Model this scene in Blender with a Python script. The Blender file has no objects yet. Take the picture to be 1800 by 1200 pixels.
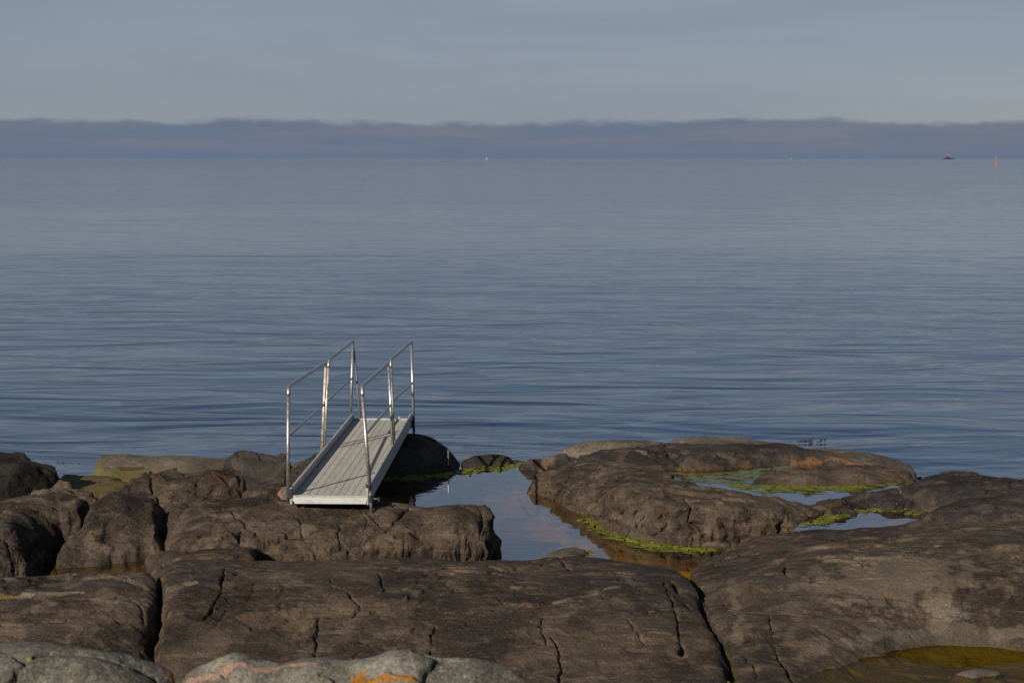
import bpy, math, random
import numpy as np
random.seed(7)
rng = np.random.default_rng(11)
S = bpy.context.scene
COL = S.collection

# ------------------------------------------------------------------ camera
CAMZ = 4.0
FPX = 2500.0                     # focal length in photograph pixels (1800 wide) = 50 mm
PITCH = math.atan(321.0 / FPX)
cam_d = bpy.data.cameras.new('camera')
cam = bpy.data.objects.new('camera', cam_d); COL.objects.link(cam)
cam.location = (0, 0, CAMZ)
cam.rotation_euler = (math.pi / 2 - PITCH, 0, 0)
cam_d.sensor_width = 36.0; cam_d.lens = 50.0
cam_d.clip_start = 0.1; cam_d.clip_end = 90000
cam_d.dof.use_dof = True; cam_d.dof.focus_distance = 15.2; cam_d.dof.aperture_fstop = 4.0
S.camera = cam

# ------------------------------------------------------------------ world, sun, exposure
SUN_EL = math.radians(27.0)
SUN_AZ = math.radians(216.0)     # compass-like: x = sin, y = cos ; behind the camera on the left
EXPO = 0.45
SKY_STRENGTH = 0.08 / 2 ** EXPO
w = bpy.data.worlds.new('World'); S.world = w; w.use_nodes = True
nt = w.node_tree; nt.nodes.clear()
def N(tree, typ, **kw):
    n = tree.nodes.new(typ)
    for k, v in kw.items():
        if k.startswith('i_'):
            key = k[2:]
            key = int(key) if key.isdigit() else key.replace('_', ' ')
            n.inputs[key].default_value = v
        else:
            setattr(n, k, v)
    return n
def mathn(tree, op, a, b=None, c=None, clamp=False):
    n = tree.nodes.new('ShaderNodeMath'); n.operation = op; n.use_clamp = clamp
    for i, x in enumerate((a, b, c)):
        if x is None: continue
        if isinstance(x, (int, float)): n.inputs[i].default_value = x
        else: tree.links.new(x, n.inputs[i])
    return n.outputs[0]
def maprange(tree, x, a, b, c=0.0, d=1.0, smooth=True):
    n = tree.nodes.new('ShaderNodeMapRange'); n.interpolation_type = 'SMOOTHSTEP' if smooth else 'LINEAR'
    tree.links.new(x, n.inputs[0])
    for i, v in zip((1, 2, 3, 4), (a, b, c, d)): n.inputs[i].default_value = v
    return n.outputs[0]
def mixc(tree, fac, a, b, blend='MIX'):
    n = tree.nodes.new('ShaderNodeMix'); n.data_type = 'RGBA'; n.blend_type = blend
    for key, x in ((0, fac), (6, a), (7, b)):
        if isinstance(x, (int, float)): n.inputs[key].default_value = x
        elif isinstance(x, tuple): n.inputs[key].default_value = (x + (1,))[:4] if len(x) == 3 else x
        else: tree.links.new(x, n.inputs[key])
    return n.outputs[2]

sky = N(nt, 'ShaderNodeTexSky', sky_type='NISHITA', sun_disc=False, sun_elevation=SUN_EL,
        sun_rotation=SUN_AZ, altitude=10.0, air_density=1.0, dust_density=0.6, ozone_density=2.5)
tc = N(nt, 'ShaderNodeTexCoord')
sep = N(nt, 'ShaderNodeSeparateXYZ'); nt.links.new(tc.outputs['Generated'], sep.inputs[0])
elev = mathn(nt, 'ARCSINE', sep.outputs[2])
# thin high veil, streaky
mp = N(nt, 'ShaderNodeMapping'); mp.inputs['Scale'].default_value = (1.6, 1.6, 9.0); mp.inputs['Rotation'].default_value = (0.10, 0.05, 0.3)
nt.links.new(tc.outputs['Generated'], mp.inputs[0])
vn = N(nt, 'ShaderNodeTexNoise', i_Scale=1.6, i_Detail=6.0, i_Roughness=0.55, i_Distortion=0.5); nt.links.new(mp.outputs[0], vn.inputs['Vector'])
# veil thickest low down, where the line of sight is longest
veil = mathn(nt, 'MULTIPLY', maprange(nt, vn.outputs[0], 0.30, 0.75, 0.80, 1.0), maprange(nt, elev, 0.02, 0.70, 0.94, 0.22))
CS = 1.0 / SKY_STRENGTH / 2 ** EXPO
def cs(r, g, b): return (r * CS, g * CS, b * CS)
col = mixc(nt, veil, sky.outputs[0], cs(0.230, 0.262, 0.334))
# the bank of cloud standing all round on the horizon
mb = N(nt, 'ShaderNodeMapping'); mb.inputs['Scale'].default_value = (1, 1, 3.2); nt.links.new(tc.outputs['Generated'], mb.inputs[0])
bn = N(nt, 'ShaderNodeTexNoise', i_Scale=9.0, i_Detail=7.0, i_Roughness=0.52); nt.links.new(mb.outputs[0], bn.inputs['Vector'])
bn2 = N(nt, 'ShaderNodeTexNoise', i_Scale=30.0, i_Detail=6.0, i_Roughness=0.6); nt.links.new(mb.outputs[0], bn2.inputs['Vector'])
top = mathn(nt, 'ADD', mathn(nt, 'MULTIPLY', mathn(nt, 'SUBTRACT', bn.outputs[0], 0.5), 0.0170), 0.0262)
top = mathn(nt, 'ADD', top, mathn(nt, 'MULTIPLY', mathn(nt, 'SUBTRACT', bn2.outputs[0], 0.5), 0.0100))
dd = mathn(nt, 'SUBTRACT', top, elev)
bank = maprange(nt, dd, -0.0018, 0.0030)
mb3 = N(nt, 'ShaderNodeMapping'); mb3.inputs['Scale'].default_value = (1, 1, 14.0); nt.links.new(tc.outputs['Generated'], mb3.inputs[0])
bn3 = N(nt, 'ShaderNodeTexNoise', i_Scale=7.0, i_Detail=5.0, i_Roughness=0.6); nt.links.new(mb3.outputs[0], bn3.inputs['Vector'])
bankcol = mixc(nt, maprange(nt, bn3.outputs[0], 0.38, 0.62), cs(0.124, 0.162, 0.244), cs(0.160, 0.180, 0.236))
bankcol = mixc(nt, maprange(nt, elev, 0.0, 0.012), cs(0.118, 0.160, 0.252), bankcol)
col = mixc(nt, mathn(nt, 'MULTIPLY', bank, 0.90), col, bankcol)
bg = N(nt, 'ShaderNodeBackground', i_Strength=SKY_STRENGTH); nt.links.new(col, bg.inputs[0])
wo = N(nt, 'ShaderNodeOutputWorld'); nt.links.new(bg.outputs[0], wo.inputs[0])

sun_d = bpy.data.lights.new('sun', 'SUN'); sun_d.energy = 5.0; sun_d.angle = math.radians(0.5); sun_d.color = (1.0, 0.90, 0.76)
sun = bpy.data.objects.new('sun', sun_d); COL.objects.link(sun)
sun.rotation_euler = (math.pi / 2 - SUN_EL, 0, -SUN_AZ + math.pi)
sun.location = (-20, -20, 20)
S.view_settings.view_transform = 'Standard'; S.view_settings.look = 'None'
S.view_settings.exposure = EXPO; S.view_settings.gamma = 1.0; S.view_settings.use_curve_mapping = False
S.render.engine = 'CYCLES'
S.cycles.max_bounces = 8; S.cycles.transparent_max_bounces = 8

# ------------------------------------------------------------------ pixel -> place
CT, ST = math.cos(PITCH), math.sin(PITCH)
def ray(px, py):
    u = (px - 900.0) / FPX; v = (600.0 - py) / FPX
    return np.array([u, CT + v * ST, v * CT - ST])
def at_z(px, py, z):
    d = ray(px, py); t = (z - CAMZ) / d[2]
    return np.array([d[0] * t, d[1] * t, z])
def at_d(px, py, depth):           # depth along the optical axis
    d = ray(px, py)
    return np.array([d[0] * depth, d[1] * depth, CAMZ + d[2] * depth])

# ------------------------------------------------------------------ numpy noise
PERM = rng.permutation(1024).astype(np.int32)
PERM = np.concatenate([PERM, PERM])
GA = rng.uniform(0, 2 * np.pi, 1024); GX = np.cos(GA).astype(np.float32); GY = np.sin(GA).astype(np.float32)
JX = rng.uniform(0, 1, 1024).astype(np.float32); JY = rng.uniform(0, 1, 1024).astype(np.float32)
def perlin(x, y, seed=0):
    x = np.asarray(x, np.float32); y = np.asarray(y, np.float32)
    xi = np.floor(x).astype(np.int32); yi = np.floor(y).astype(np.int32)
    fx = x - xi; fy = y - yi
    u = fx * fx * fx * (fx * (fx * 6 - 15) + 10); v = fy * fy * fy * (fy * (fy * 6 - 15) + 10)
    def g(ix, iy, dx, dy):
        h = PERM[(PERM[(ix + seed * 37) & 1023] + iy + seed * 101) & 1023]
        return GX[h] * dx + GY[h] * dy
    a = g(xi, yi, fx, fy); b = g(xi + 1, yi, fx - 1, fy); c = g(xi, yi + 1, fx, fy - 1); d = g(xi + 1, yi + 1, fx - 1, fy - 1)
    return 1.5 * ((a + u * (b - a)) * (1 - v) + (c + u * (d - c)) * v)
def fbm(x, y, oct=4, seed=0, rough=0.5):
    s = 0; a = 1; f = 1
    for k in range(oct):
        s = s + a * perlin(x * f, y * f, seed + k * 7); a *= rough; f *= 2.03
    return s
def worley_edge(x, y, seed=0):
    xi = np.floor(x).astype(np.int32); yi = np.floor(y).astype(np.int32)
    d1 = np.full(x.shape, 9.0, np.float32); d2 = d1.copy()
    cid = np.zeros(x.shape, np.int32); bx = np.zeros(x.shape, np.float32); by = np.zeros(x.shape, np.float32)
    for ox in (-1, 0, 1):
        for oy in (-1, 0, 1):
            h = PERM[(PERM[(xi + ox + seed * 31) & 1023] + yi + oy + seed * 17) & 1023]
            dx = xi + ox + JX[h] - x; dy = yi + oy + JY[h] - y
            d = np.sqrt(dx * dx + dy * dy)
            m = d < d1
            d2 = np.where(m, d1, np.minimum(d2, d)); cid = np.where(m, h, cid); bx = np.where(m, -dx, bx); by = np.where(m, -dy, by); d1 = np.where(m, d, d1)
    return d2 - d1, cid, bx, by
def sstep(a, b, x):
    t = np.clip((x - a) / (b - a), 0, 1); return t * t * (3 - 2 * t)

# ------------------------------------------------------------------ generic mesh helpers
def link(name, verts, faces, mat, parent=None, origin=None, smooth=False, bevel=0.0):
    verts = np.asarray(verts, float)
    if origin is None:
        origin = np.zeros(3)
    origin = np.asarray(origin, float)
    me = bpy.data.meshes.new(name)
    me.from_pydata([tuple(v) for v in (verts - origin)], [], faces)
    me.materials.append(mat)
    if smooth:
        me.polygons.foreach_set('use_smooth', [True] * len(me.polygons))
    me.update()
    o = bpy.data.objects.new(name, me); COL.objects.link(o)
    if parent is None:
        o.location = origin
    else:
        o.parent = parent
    if bevel:
        b = o.modifiers.new('bevel', 'BEVEL'); b.width = bevel; b.segments = 2; b.limit_method = 'ANGLE'
    return o
def tag(o, label=None, cat=None, group=None, kind=None):
    if label: o['label'] = label
    if cat: o['category'] = cat
    if group: o['group'] = group
    if kind: o['kind'] = kind
    return o
def empty(name, loc, label=None, cat=None, group=None):
    o = bpy.data.objects.new(name, None); COL.objects.link(o); o.location = loc
    o.empty_display_size = 0.2
    return tag(o, label, cat, group)
def fast_grid_mesh(name, V, F, mat, origin, attr=None):
    me = bpy.data.meshes.new(name)
    me.vertices.add(len(V)); me.vertices.foreach_set('co', (V - origin).astype(np.float32).ravel())
    nF, k = F.shape
    me.loops.add(nF * k); me.loops.foreach_set('vertex_index', F.astype(np.int32).ravel())
    me.polygons.add(nF); me.polygons.foreach_set('loop_start', np.arange(0, nF * k, k, dtype=np.int32))
    me.polygons.foreach_set('use_smooth', np.ones(nF, bool))
    if attr:
        for an, data in attr.items():
            a = me.attributes.new(an, 'FLOAT_COLOR', 'POINT'); a.data.foreach_set('color', data.astype(np.float32).ravel())
    me.materials.append(mat)
    me.update(calc_edges=True); me.validate()
    o = bpy.data.objects.new(name, me); COL.objects.link(o); o.location = origin
    return o

# ------------------------------------------------------------------ materials
def newmat(name):
    m = bpy.data.materials.new(name); m.use_nodes = True
    t = m.node_tree; t.nodes.clear()
    out = t.nodes.new('ShaderNodeOutputMaterial')
    return m, t, out
def noise(t, vec, scale, detail=5, rough=0.55, dist=0.0):
    n = N(t, 'ShaderNodeTexNoise', i_Scale=scale, i_Detail=float(detail), i_Roughness=rough, i_Distortion=dist)
    t.links.new(vec, n.inputs['Vector']); return n.outputs[0]
def mapping(t, vec, scale=(1, 1, 1), rot=(0, 0, 0), loc=(0, 0, 0)):
    n = N(t, 'ShaderNodeMapping'); n.inputs['Scale'].default_value = scale; n.inputs['Rotation'].default_value = rot; n.inputs['Location'].default_value = loc
    t.links.new(vec, n.inputs[0]); return n.outputs[0]

def rock_material(name, dark, mid, light, crust, crust_amt=0.5, bump=1.0, foliation=0.5, k=0.47, varnish=0.65):
    dark, mid, light, crust = [tuple(v * k for v in c_) for c_ in (dark, mid, light, crust)]
    m, t, out = newmat(name)
    geo = N(t, 'ShaderNodeNewGeometry'); P = geo.outputs['Position']
    big = noise(t, P, 0.75, 5, 0.6, 0.6)
    medn = noise(t, P, 3.2, 6, 0.62, 0.4)
    fol = noise(t, mapping(t, P, (0.9, 3.6, 6.0), (0.15, 0.1, 0.35)), 2.4, 6, 0.65, 1.0)
    dark = tuple(x * 0.72 for x in dark); light = tuple(x * 1.25 for x in light)
    c = mixc(t, maprange(t, big, 0.38, 0.62), dark, mid)
    c = mixc(t, mathn(t, 'MULTIPLY', maprange(t, medn, 0.50, 0.64), 0.65), c, light)
    c = mixc(t, mathn(t, 'MULTIPLY', maprange(t, fol, 0.50, 0.74), foliation), c, tuple(x * 1.25 for x in light))
    c = mixc(t, mathn(t, 'MULTIPLY', maprange(t, fol, 0.46, 0.26), 0.55 * foliation + 0.2), c, tuple(x * 0.6 for x in dark))
    vr = noise(t, mapping(t, P, (0.7, 1.0, 1.6), (0, 0, 0.3), (3.1, 7.7, 0)), 1.5, 7, 0.66, 0.5)
    c = mixc(t, mathn(t, 'MULTIPLY', maprange(t, vr, 0.50, 0.62), varnish), c, tuple(x * 0.42 for x in dark))
    # crusty dark lichen with ragged edges
    cr = noise(t, P, 9.0, 8, 0.72, 0.3); crm = noise(t, P, 0.9, 3, 0.5, 0.5)
    crust_f = mathn(t, 'MULTIPLY', maprange(t, cr, 0.53, 0.59), maprange(t, crm, 0.47, 0.60))
    c = mixc(t, mathn(t, 'MULTIPLY', crust_f, crust_amt), c, crust)
    # grain
    g1 = noise(t, P, 85.0, 3, 0.7); g2 = noise(t, P, 34.0, 4, 0.7); g3 = noise(t, P, 55.0, 2, 0.6)
    c = mixc(t, mathn(t, 'MULTIPLY', maprange(t, g3, 0.58, 0.68), 0.30), c, tuple(x * 1.5 for x in light))
    c = mixc(t, mathn(t, 'MULTIPLY', maprange(t, g3, 0.42, 0.34), 0.35), c, tuple(x * 0.5 for x in dark))
    gr = mathn(t, 'ADD', maprange(t, g1, 0.30, 0.72, 0.52, 1.55, False), maprange(t, g2, 0.3, 0.72, -0.16, 0.18, False))
    hsv = N(t, 'ShaderNodeHueSaturation'); t.links.new(c, hsv.inputs['Color']); t.links.new(gr, hsv.inputs['Value']); c = hsv.outputs[0]
    # pale flecks of shell and quartz
    vor = N(t, 'ShaderNodeTexVoronoi', feature='F1', i_Scale=9.0); t.links.new(P, vor.inputs['Vector'])
    fleck = mathn(t, 'MULTIPLY', maprange(t, vor.outputs['Distance'], 0.085, 0.06), maprange(t, noise(t, P, 2.1, 2), 0.58, 0.66))
    c = mixc(t, mathn(t, 'MULTIPLY', fleck, 0.55), c, (0.20, 0.18, 0.155))
    # tints: veins, lichen, algae, iron, and a sunlit patch painted on the right slab
    at = N(t, 'ShaderNodeAttribute', attribute_name='tint')
    ta = mathn(t, 'MULTIPLY', at.outputs['Alpha'], maprange(t, medn, 0.2, 0.6, 0.75, 1.0))
    hs2 = N(t, 'ShaderNodeHueSaturation'); t.links.new(at.outputs['Color'], hs2.inputs['Color']); t.links.new(gr, hs2.inputs['Value'])
    c = mixc(t, ta, c, hs2.outputs[0])
    b = N(t, 'ShaderNodeBsdfPrincipled'); t.links.new(c, b.inputs['Base Color'])
    t.links.new(maprange(t, medn, 0.3, 0.7, 0.62, 0.88), b.inputs['Roughness'])
    b.inputs['Specular IOR Level'].default_value = 0.12
    h = mathn(t, 'ADD', mathn(t, 'MULTIPLY', noise(t, P, 11.0, 8, 0.66, 0.3), 0.017), mathn(t, 'MULTIPLY', g1, 0.0035))
    pit = N(t, 'ShaderNodeTexVoronoi', feature='F1', i_Scale=26.0); t.links.new(P, pit.inputs['Vector'])
    h = mathn(t, 'ADD', h, mathn(t, 'MULTIPLY', maprange(t, pit.outputs['Distance'], 0.0, 0.5), 0.0025))
    h = mathn(t, 'ADD', h, mathn(t, 'MULTIPLY', fol, 0.007))
    h = mathn(t, 'ADD', h, mathn(t, 'MULTIPLY', crust_f, 0.004))
    bp = N(t, 'ShaderNodeBump', i_Strength=bump, i_Distance=1.0); t.links.new(h, bp.inputs['Height']); t.links.new(bp.outputs[0], b.inputs['Normal'])
    t.links.new(b.outputs[0], out.inputs[0])
    return m
M = {}
M['brown'] = rock_material('brown_gneiss', (0.068, 0.050, 0.038), (0.112, 0.082, 0.058), (0.165, 0.122, 0.084), (0.036, 0.028, 0.023), 0.6)
M['crusty'] = rock_material('crusted_gneiss', (0.072, 0.054, 0.042), (0.118, 0.087, 0.062), (0.180, 0.136, 0.098), (0.032, 0.026, 0.023), 0.95)
M['dark'] = rock_material('dark_gneiss', (0.046, 0.040, 0.036), (0.070, 0.058, 0.050), (0.112, 0.088, 0.070), (0.028, 0.025, 0.024), 0.6, foliation=0.35)
M['black'] = rock_material('black_lichened_rock', (0.020, 0.018, 0.017), (0.028, 0.024, 0.022), (0.045, 0.037, 0.031), (0.014, 0.013, 0.013), 0.6, foliation=0.25)
M['tan'] = rock_material('wave_washed_tan_rock', (0.150, 0.122, 0.092), (0.185, 0.150, 0.112), (0.235, 0.192, 0.145), (0.10, 0.080, 0.058), 0.35, 0.6, 0.3, 0.47, 0.12)
M['grey'] = rock_material('grey_lichened_granite', (0.158, 0.148, 0.122), (0.198, 0.184, 0.150), (0.245, 0.226, 0.186), (0.10, 0.092, 0.08), 0.25, 0.8, 0.25, 0.56, 0.15)
M['bed'] = rock_material('pool_bed', (0.060, 0.036, 0.010), (0.110, 0.064, 0.016), (0.160, 0.100, 0.026), (0.030, 0.018, 0.008), 0.5, 1.0, 0.2, 0.85, 0.3)

def water_material(name, ior):
    m, t, out = newmat(name)
    geo = N(t, 'ShaderNodeNewGeometry'); P = geo.outputs['Position']
    h = mathn(t, 'ADD', mathn(t, 'MULTIPLY', noise(t, mapping(t, P, (1, 2.2, 1)), 2.2, 3, 0.5), 0.0035), mathn(t, 'MULTIPLY', noise(t, P, 13.0, 3, 0.5), 0.00022))
    bp = N(t, 'ShaderNodeBump', i_Strength=1.0, i_Distance=1.0); t.links.new(h, bp.inputs['Height'])
    dt = N(t, 'ShaderNodeVectorMath', operation='DOT_PRODUCT'); t.links.new(bp.outputs[0], dt.inputs[0]); t.links.new(geo.outputs['Incoming'], dt.inputs[1])
    fres = mathn(t, 'ADD', 0.03, mathn(t, 'MULTIPLY', 0.97, mathn(t, 'POWER', mathn(t, 'SUBTRACT', 1.0, mathn(t, 'ABSOLUTE', dt.outputs['Value']), clamp=True), ior)))
    gl = N(t, 'ShaderNodeBsdfGlossy', i_Roughness=0.015); t.links.new(bp.outputs[0], gl.inputs['Normal']); gl.inputs[0].default_value = (1, 1, 1, 1)
    tr = N(t, 'ShaderNodeBsdfTransparent'); tr.inputs[0].default_value = (0.70, 0.58, 0.27, 1)
    mx = N(t, 'ShaderNodeMixShader'); t.links.new(fres, mx.inputs[0]); t.links.new(tr.outputs[0], mx.inputs[1]); t.links.new(gl.outputs[0], mx.inputs[2])
    t.links.new(mx.outputs[0], out.inputs[0])
    return m
M['pool'] = water_material('pool_water', 3.1); M['puddle'] = water_material('puddle_water', 10.0)

def sea_material():
    m, t, out = newmat('sea_water')
    geo = N(t, 'ShaderNodeNewGeometry'); P = geo.outputs['Position']
    dist = N(t, 'ShaderNodeVectorMath', operation='LENGTH'); t.links.new(P, dist.inputs[0]); D = dist.outputs['Value']
    # long low swell lines, ripples and cat's-paws
    a = noise(t, mapping(t, P, (0.30, 1.0, 1.0), (0, 0, 0.06)), 0.80, 2, 0.45, 1.0)
    b_ = noise(t, mapping(t, P, (0.42, 1.0, 1.0), (0, 0, -0.16)), 2.1, 2, 0.5, 0.9)
    c_ = noise(t, mapping(t, P, (0.55, 1.0, 1.0), (0, 0, 0.35)), 8.0, 2, 0.5, 0.2)
    d_ = noise(t, mapping(t, P, (0.24, 1.0, 1.0), (0, 0, -0.05)), 0.27, 2, 0.45, 0.5)
    patch = noise(t, mapping(t, P, (0.30, 1.0, 1.0), (0, 0, 0.08)), 0.035, 4, 0.6, 0.8)
    patch2 = noise(t, mapping(t, P, (0.18, 1.0, 1.0), (0, 0, -0.03)), 0.005, 4, 0.6, 0.4)
    wind = maprange(t, patch, 0.40, 0.62, 0.10, 1.0)
    wind2 = mathn(t, 'ADD', mathn(t, 'MULTIPLY', maprange(t, patch2, 0.42, 0.60), 1.1), 0.55)
    h = mathn(t, 'MULTIPLY', a, 0.175)
    h = mathn(t, 'ADD', h, mathn(t, 'MULTIPLY', d_, 0.36))
    h = mathn(t, 'ADD', h, mathn(t, 'MULTIPLY', mathn(t, 'MULTIPLY', b_, 0.022), mathn(t, 'ADD', wind, 0.30)))
    h = mathn(t, 'ADD', h, mathn(t, 'MULTIPLY', mathn(t, 'MULTIPLY', c_, 0.0055), wind))
    h = mathn(t, 'MULTIPLY', h, mathn(t, 'MULTIPLY', wind2, mathn(t, 'ADD', maprange(t, D, 18.0, 75.0, 1.35, 0.16), maprange(t, D, 160.0, 1200.0, 0.0, 0.80))))
    bp = N(t, 'ShaderNodeBump', i_Strength=1.0, i_Distance=1.0); t.links.new(h, bp.inputs['Height'])
    bp.inputs['Filter Width'].default_value = 0.004
    pr = N(t, 'ShaderNodeBsdfPrincipled')
    pr.inputs['Base Color'].default_value = (0.005, 0.018, 0.042, 1)
    pr.inputs['Specular Tint'].default_value = (0.80, 0.92, 1.0, 1)
    pr.inputs['IOR'].default_value = 2.3
    far = maprange(t, D, 90.0, 500.0, 0.0, 1.0)
    rough = mathn(t, 'ADD', mathn(t, 'MULTIPLY', far, mathn(t, 'ADD', 0.0, mathn(t, 'MULTIPLY', maprange(t, patch2, 0.40, 0.62), 0.09))), 0.05)
    t.links.new(rough, pr.inputs['Roughness'])
    t.links.new(bp.outputs[0], pr.inputs['Normal'])
    t.links.new(pr.outputs[0], out.inputs[0])
    return m
M['sea'] = sea_material()

def simple(name, colr, rough=0.6, metal=0.0, scale=20.0, var=0.25, bump=0.0, rust=None, spec=0.5):
    m, t, out = newmat(name)
    geo = N(t, 'ShaderNodeNewGeometry'); P = geo.outputs['Position']
    n1 = noise(t, P, scale, 5, 0.6)
    c = mixc(t, n1, tuple(x * (1 - var) for x in colr), tuple(min(1, x * (1 + var)) for x in colr))
    if rust:
        r = maprange(t, noise(t, P, 7.0, 6, 0.7), 0.52, 0.66)
        c = mixc(t, mathn(t, 'MULTIPLY', r, rust), c, (0.16, 0.075, 0.03))
    b = N(t, 'ShaderNodeBsdfPrincipled'); t.links.new(c, b.inputs['Base Color'])
    b.inputs['Roughness'].default_value = rough; b.inputs['Metallic'].default_value = metal; b.inputs['Specular IOR Level'].default_value = spec
    t.links.new(maprange(t, n1, 0.3, 0.7, max(0.05, rough - 0.12), min(1, rough + 0.12)), b.inputs['Roughness'])
    if bump:
        bp = N(t, 'ShaderNodeBump', i_Strength=1.0, i_Distance=bump); t.links.new(n1, bp.inputs['Height']); t.links.new(bp.outputs[0], b.inputs['Normal'])
    t.links.new(b.outputs[0], out.inputs[0])
    return m
M['steel'] = simple('galvanised_tube', (0.36, 0.35, 0.33), 0.42, 0.85, 40, 0.18, rust=0.25)
M['rusty'] = simple('rust_stained_tube', (0.52, 0.47, 0.40), 0.5, 0.6, 25, 0.3, rust=0.9)
M['alu'] = simple('weathered_aluminium', (0.31, 0.31, 0.30), 0.5, 0.35, 18, 0.15, rust=0.05)
M['black_iron'] = simple('black_clamp', (0.02, 0.02, 0.02), 0.6, 0.2)
M['shadowsteel'] = simple('shaded_tube', (0.10, 0.10, 0.10), 0.55, 0.5)  # tube steel with shadow put into its colour
def deck_material():
    m, t, out = newmat('ribbed_deck_board')
    geo = N(t, 'ShaderNodeNewGeometry'); P = geo.outputs['Position']
    n1 = noise(t, P, 5.0, 6, 0.65); n2 = noise(t, P, 60.0, 3, 0.6)
    oi = N(t, 'ShaderNodeObjectInfo')
    c = mixc(t, n1, (0.245, 0.227, 0.192), (0.352, 0.327, 0.280))
    hsv = N(t, 'ShaderNodeHueSaturation'); t.links.new(c, hsv.inputs['Color'])
    t.links.new(mathn(t, 'ADD', maprange(t, oi.outputs['Random'], 0, 1, 0.92, 1.05), maprange(t, n2, 0.3, 0.7, -0.12, 0.1)), hsv.inputs['Value'])
    sc = noise(t, mapping(t, P, (3.0, 0.6, 1)), 6.0, 8, 0.75, 0.8)
    dirt = mixc(t, mathn(t, 'MULTIPLY', maprange(t, sc, 0.54, 0.70), 0.55), hsv.outputs[0], (0.11, 0.098, 0.078))
    wv = N(t, 'ShaderNodeTexWave', wave_type='BANDS', bands_direction='Y', i_Scale=12.0, i_Distortion=0.4); t.links.new(P, wv.inputs['Vector'])
    b = N(t, 'ShaderNodeBsdfPrincipled', i_Roughness=0.75); t.links.new(dirt, b.inputs['Base Color'])
    bp = N(t, 'ShaderNodeBump', i_Strength=1.0, i_Distance=0.002); t.links.new(wv.outputs[1], bp.inputs['Height']); t.links.new(bp.outputs[0], b.inputs['Normal'])
    t.links.new(b.outputs[0], out.inputs[0])
    return m
M['deck'] = deck_material()
def algae_material(name, a, b2):
    m, t, out = newmat(name)
    geo = N(t, 'ShaderNodeNewGeometry'); P = geo.outputs['Position']
    n1 = noise(t, P, 9.0, 5, 0.65); n2 = noise(t, P, 70.0, 3, 0.7)
    c = mixc(t, maprange(t, n1, 0.3, 0.7), a, b2)
    hsv = N(t, 'ShaderNodeHueSaturation'); t.links.new(c, hsv.inputs['Color']); t.links.new(maprange(t, n2, 0.25, 0.75, 0.45, 1.5), hsv.inputs['Value'])
    b = N(t, 'ShaderNodeBsdfPrincipled', i_Roughness=0.7); t.links.new(hsv.outputs[0], b.inputs['Base Color'])
    b.inputs['Specular IOR Level'].default_value = 0.2
    bp = N(t, 'ShaderNodeBump', i_Strength=1.0, i_Distance=0.012); t.links.new(n2, bp.inputs['Height']); t.links.new(bp.outputs[0], b.inputs['Normal'])
    t.links.new(b.outputs[0], out.inputs[0])
    return m
M['algae'] = algae_material('lime_green_algae', (0.052, 0.062, 0.007), (0.135, 0.140, 0.016))
M['algae_dim'] = algae_material('olive_algae', (0.058, 0.058, 0.009), (0.11, 0.11, 0.024))
M['weed'] = simple('dark_seaweed', (0.012, 0.012, 0.010), 0.6, 0, 30, 0.3)
M['red'] = simple('red_paint', (0.26, 0.08, 0.08), 0.6, 0, 2, 0.1)
M['white'] = simple('white_paint', (0.24, 0.24, 0.25), 0.6, 0, 2, 0.05)
M['islet'] = simple('far_dark_skerry', (0.012, 0.012, 0.014), 0.9, 0, 0.05, 0.3)

# ------------------------------------------------------------------ the sea
def build_sea():
    # near edge hidden under the rocks, then rows ever farther apart out to the horizon
    xs0 = np.array([-40, -9, -4.2, -3.4, -2.4, 0.0, 0.2, 1.5, 4.5, 5.4, 7.5, 12, 40.0])
    ys0 = np.array([16.5, 16.8, 17.3, 18.0, 18.35, 18.45, 18.25, 18.9, 18.2, 17.6, 17.4, 17.0, 16.5])
    nx = 161
    s = np.linspace(-1, 1, nx); s = np.sign(s) * np.abs(s) ** 1.6
    rows = []
    x0 = s * 40.0; y0 = np.interp(x0, xs0, ys0)
    for k, f in enumerate(np.concatenate([np.linspace(0, 1, 12), np.geomspace(1.2, 3200, 60)])):
        yy = y0 * max(0, 1 - f) + (18.4 + f * 6.0) * min(1, f) if f < 1 else np.full(nx, 18.4 + f * 6.0)
        hw = 40.0 + f * 10.0
        rows.append(np.stack([s * hw, yy, np.zeros(nx)], 1))
    V = np.concatenate(rows); nr = len(rows)
    i = np.arange(nr - 1)[:, None] * nx + np.arange(nx - 1)[None, :]
    i = i.ravel(); F = np.stack([i, i + 1, i + nx + 1, i + nx], 1)
    o = fast_grid_mesh('sea', V, F, M['sea'], np.zeros(3))
    tag(o, 'calm blue grey sea rippled in long low lines to the horizon', 'sea', kind='structure')
build_sea()

# ------------------------------------------------------------------ rocks
class TPS:
    def __init__(self, P, lam=0.002):
        P = np.asarray(P, float); self.xy = P[:, :2]; n = len(P)
        d = np.linalg.norm(self.xy[:, None] - self.xy[None], axis=2)
        K = self.k(d) + lam * np.eye(n)
        A = np.zeros((n + 3, n + 3)); A[:n, :n] = K; A[:n, n] = 1; A[:n, n + 1:] = self.xy; A[n, :n] = 1; A[n + 1:, :n] = self.xy.T
        b = np.zeros(n + 3); b[:n] = P[:, 2]
        self.w = np.linalg.lstsq(A, b, rcond=None)[0]
    @staticmethod
    def k(r): return np.where(r > 1e-9, r * r * np.log(np.maximum(r, 1e-9)), 0.0)
    def __call__(self, x, y):
        x = np.asarray(x, float); s = self.w[-3] + self.w[-2] * x + self.w[-1] * y
        for (a, b), w in zip(self.xy, self.w[:-3]):
            r2 = (x - a) ** 2 + (y - b) ** 2
            s = s + w * 0.5 * r2 * np.log(np.maximum(r2, 1e-12))
        return s
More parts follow.
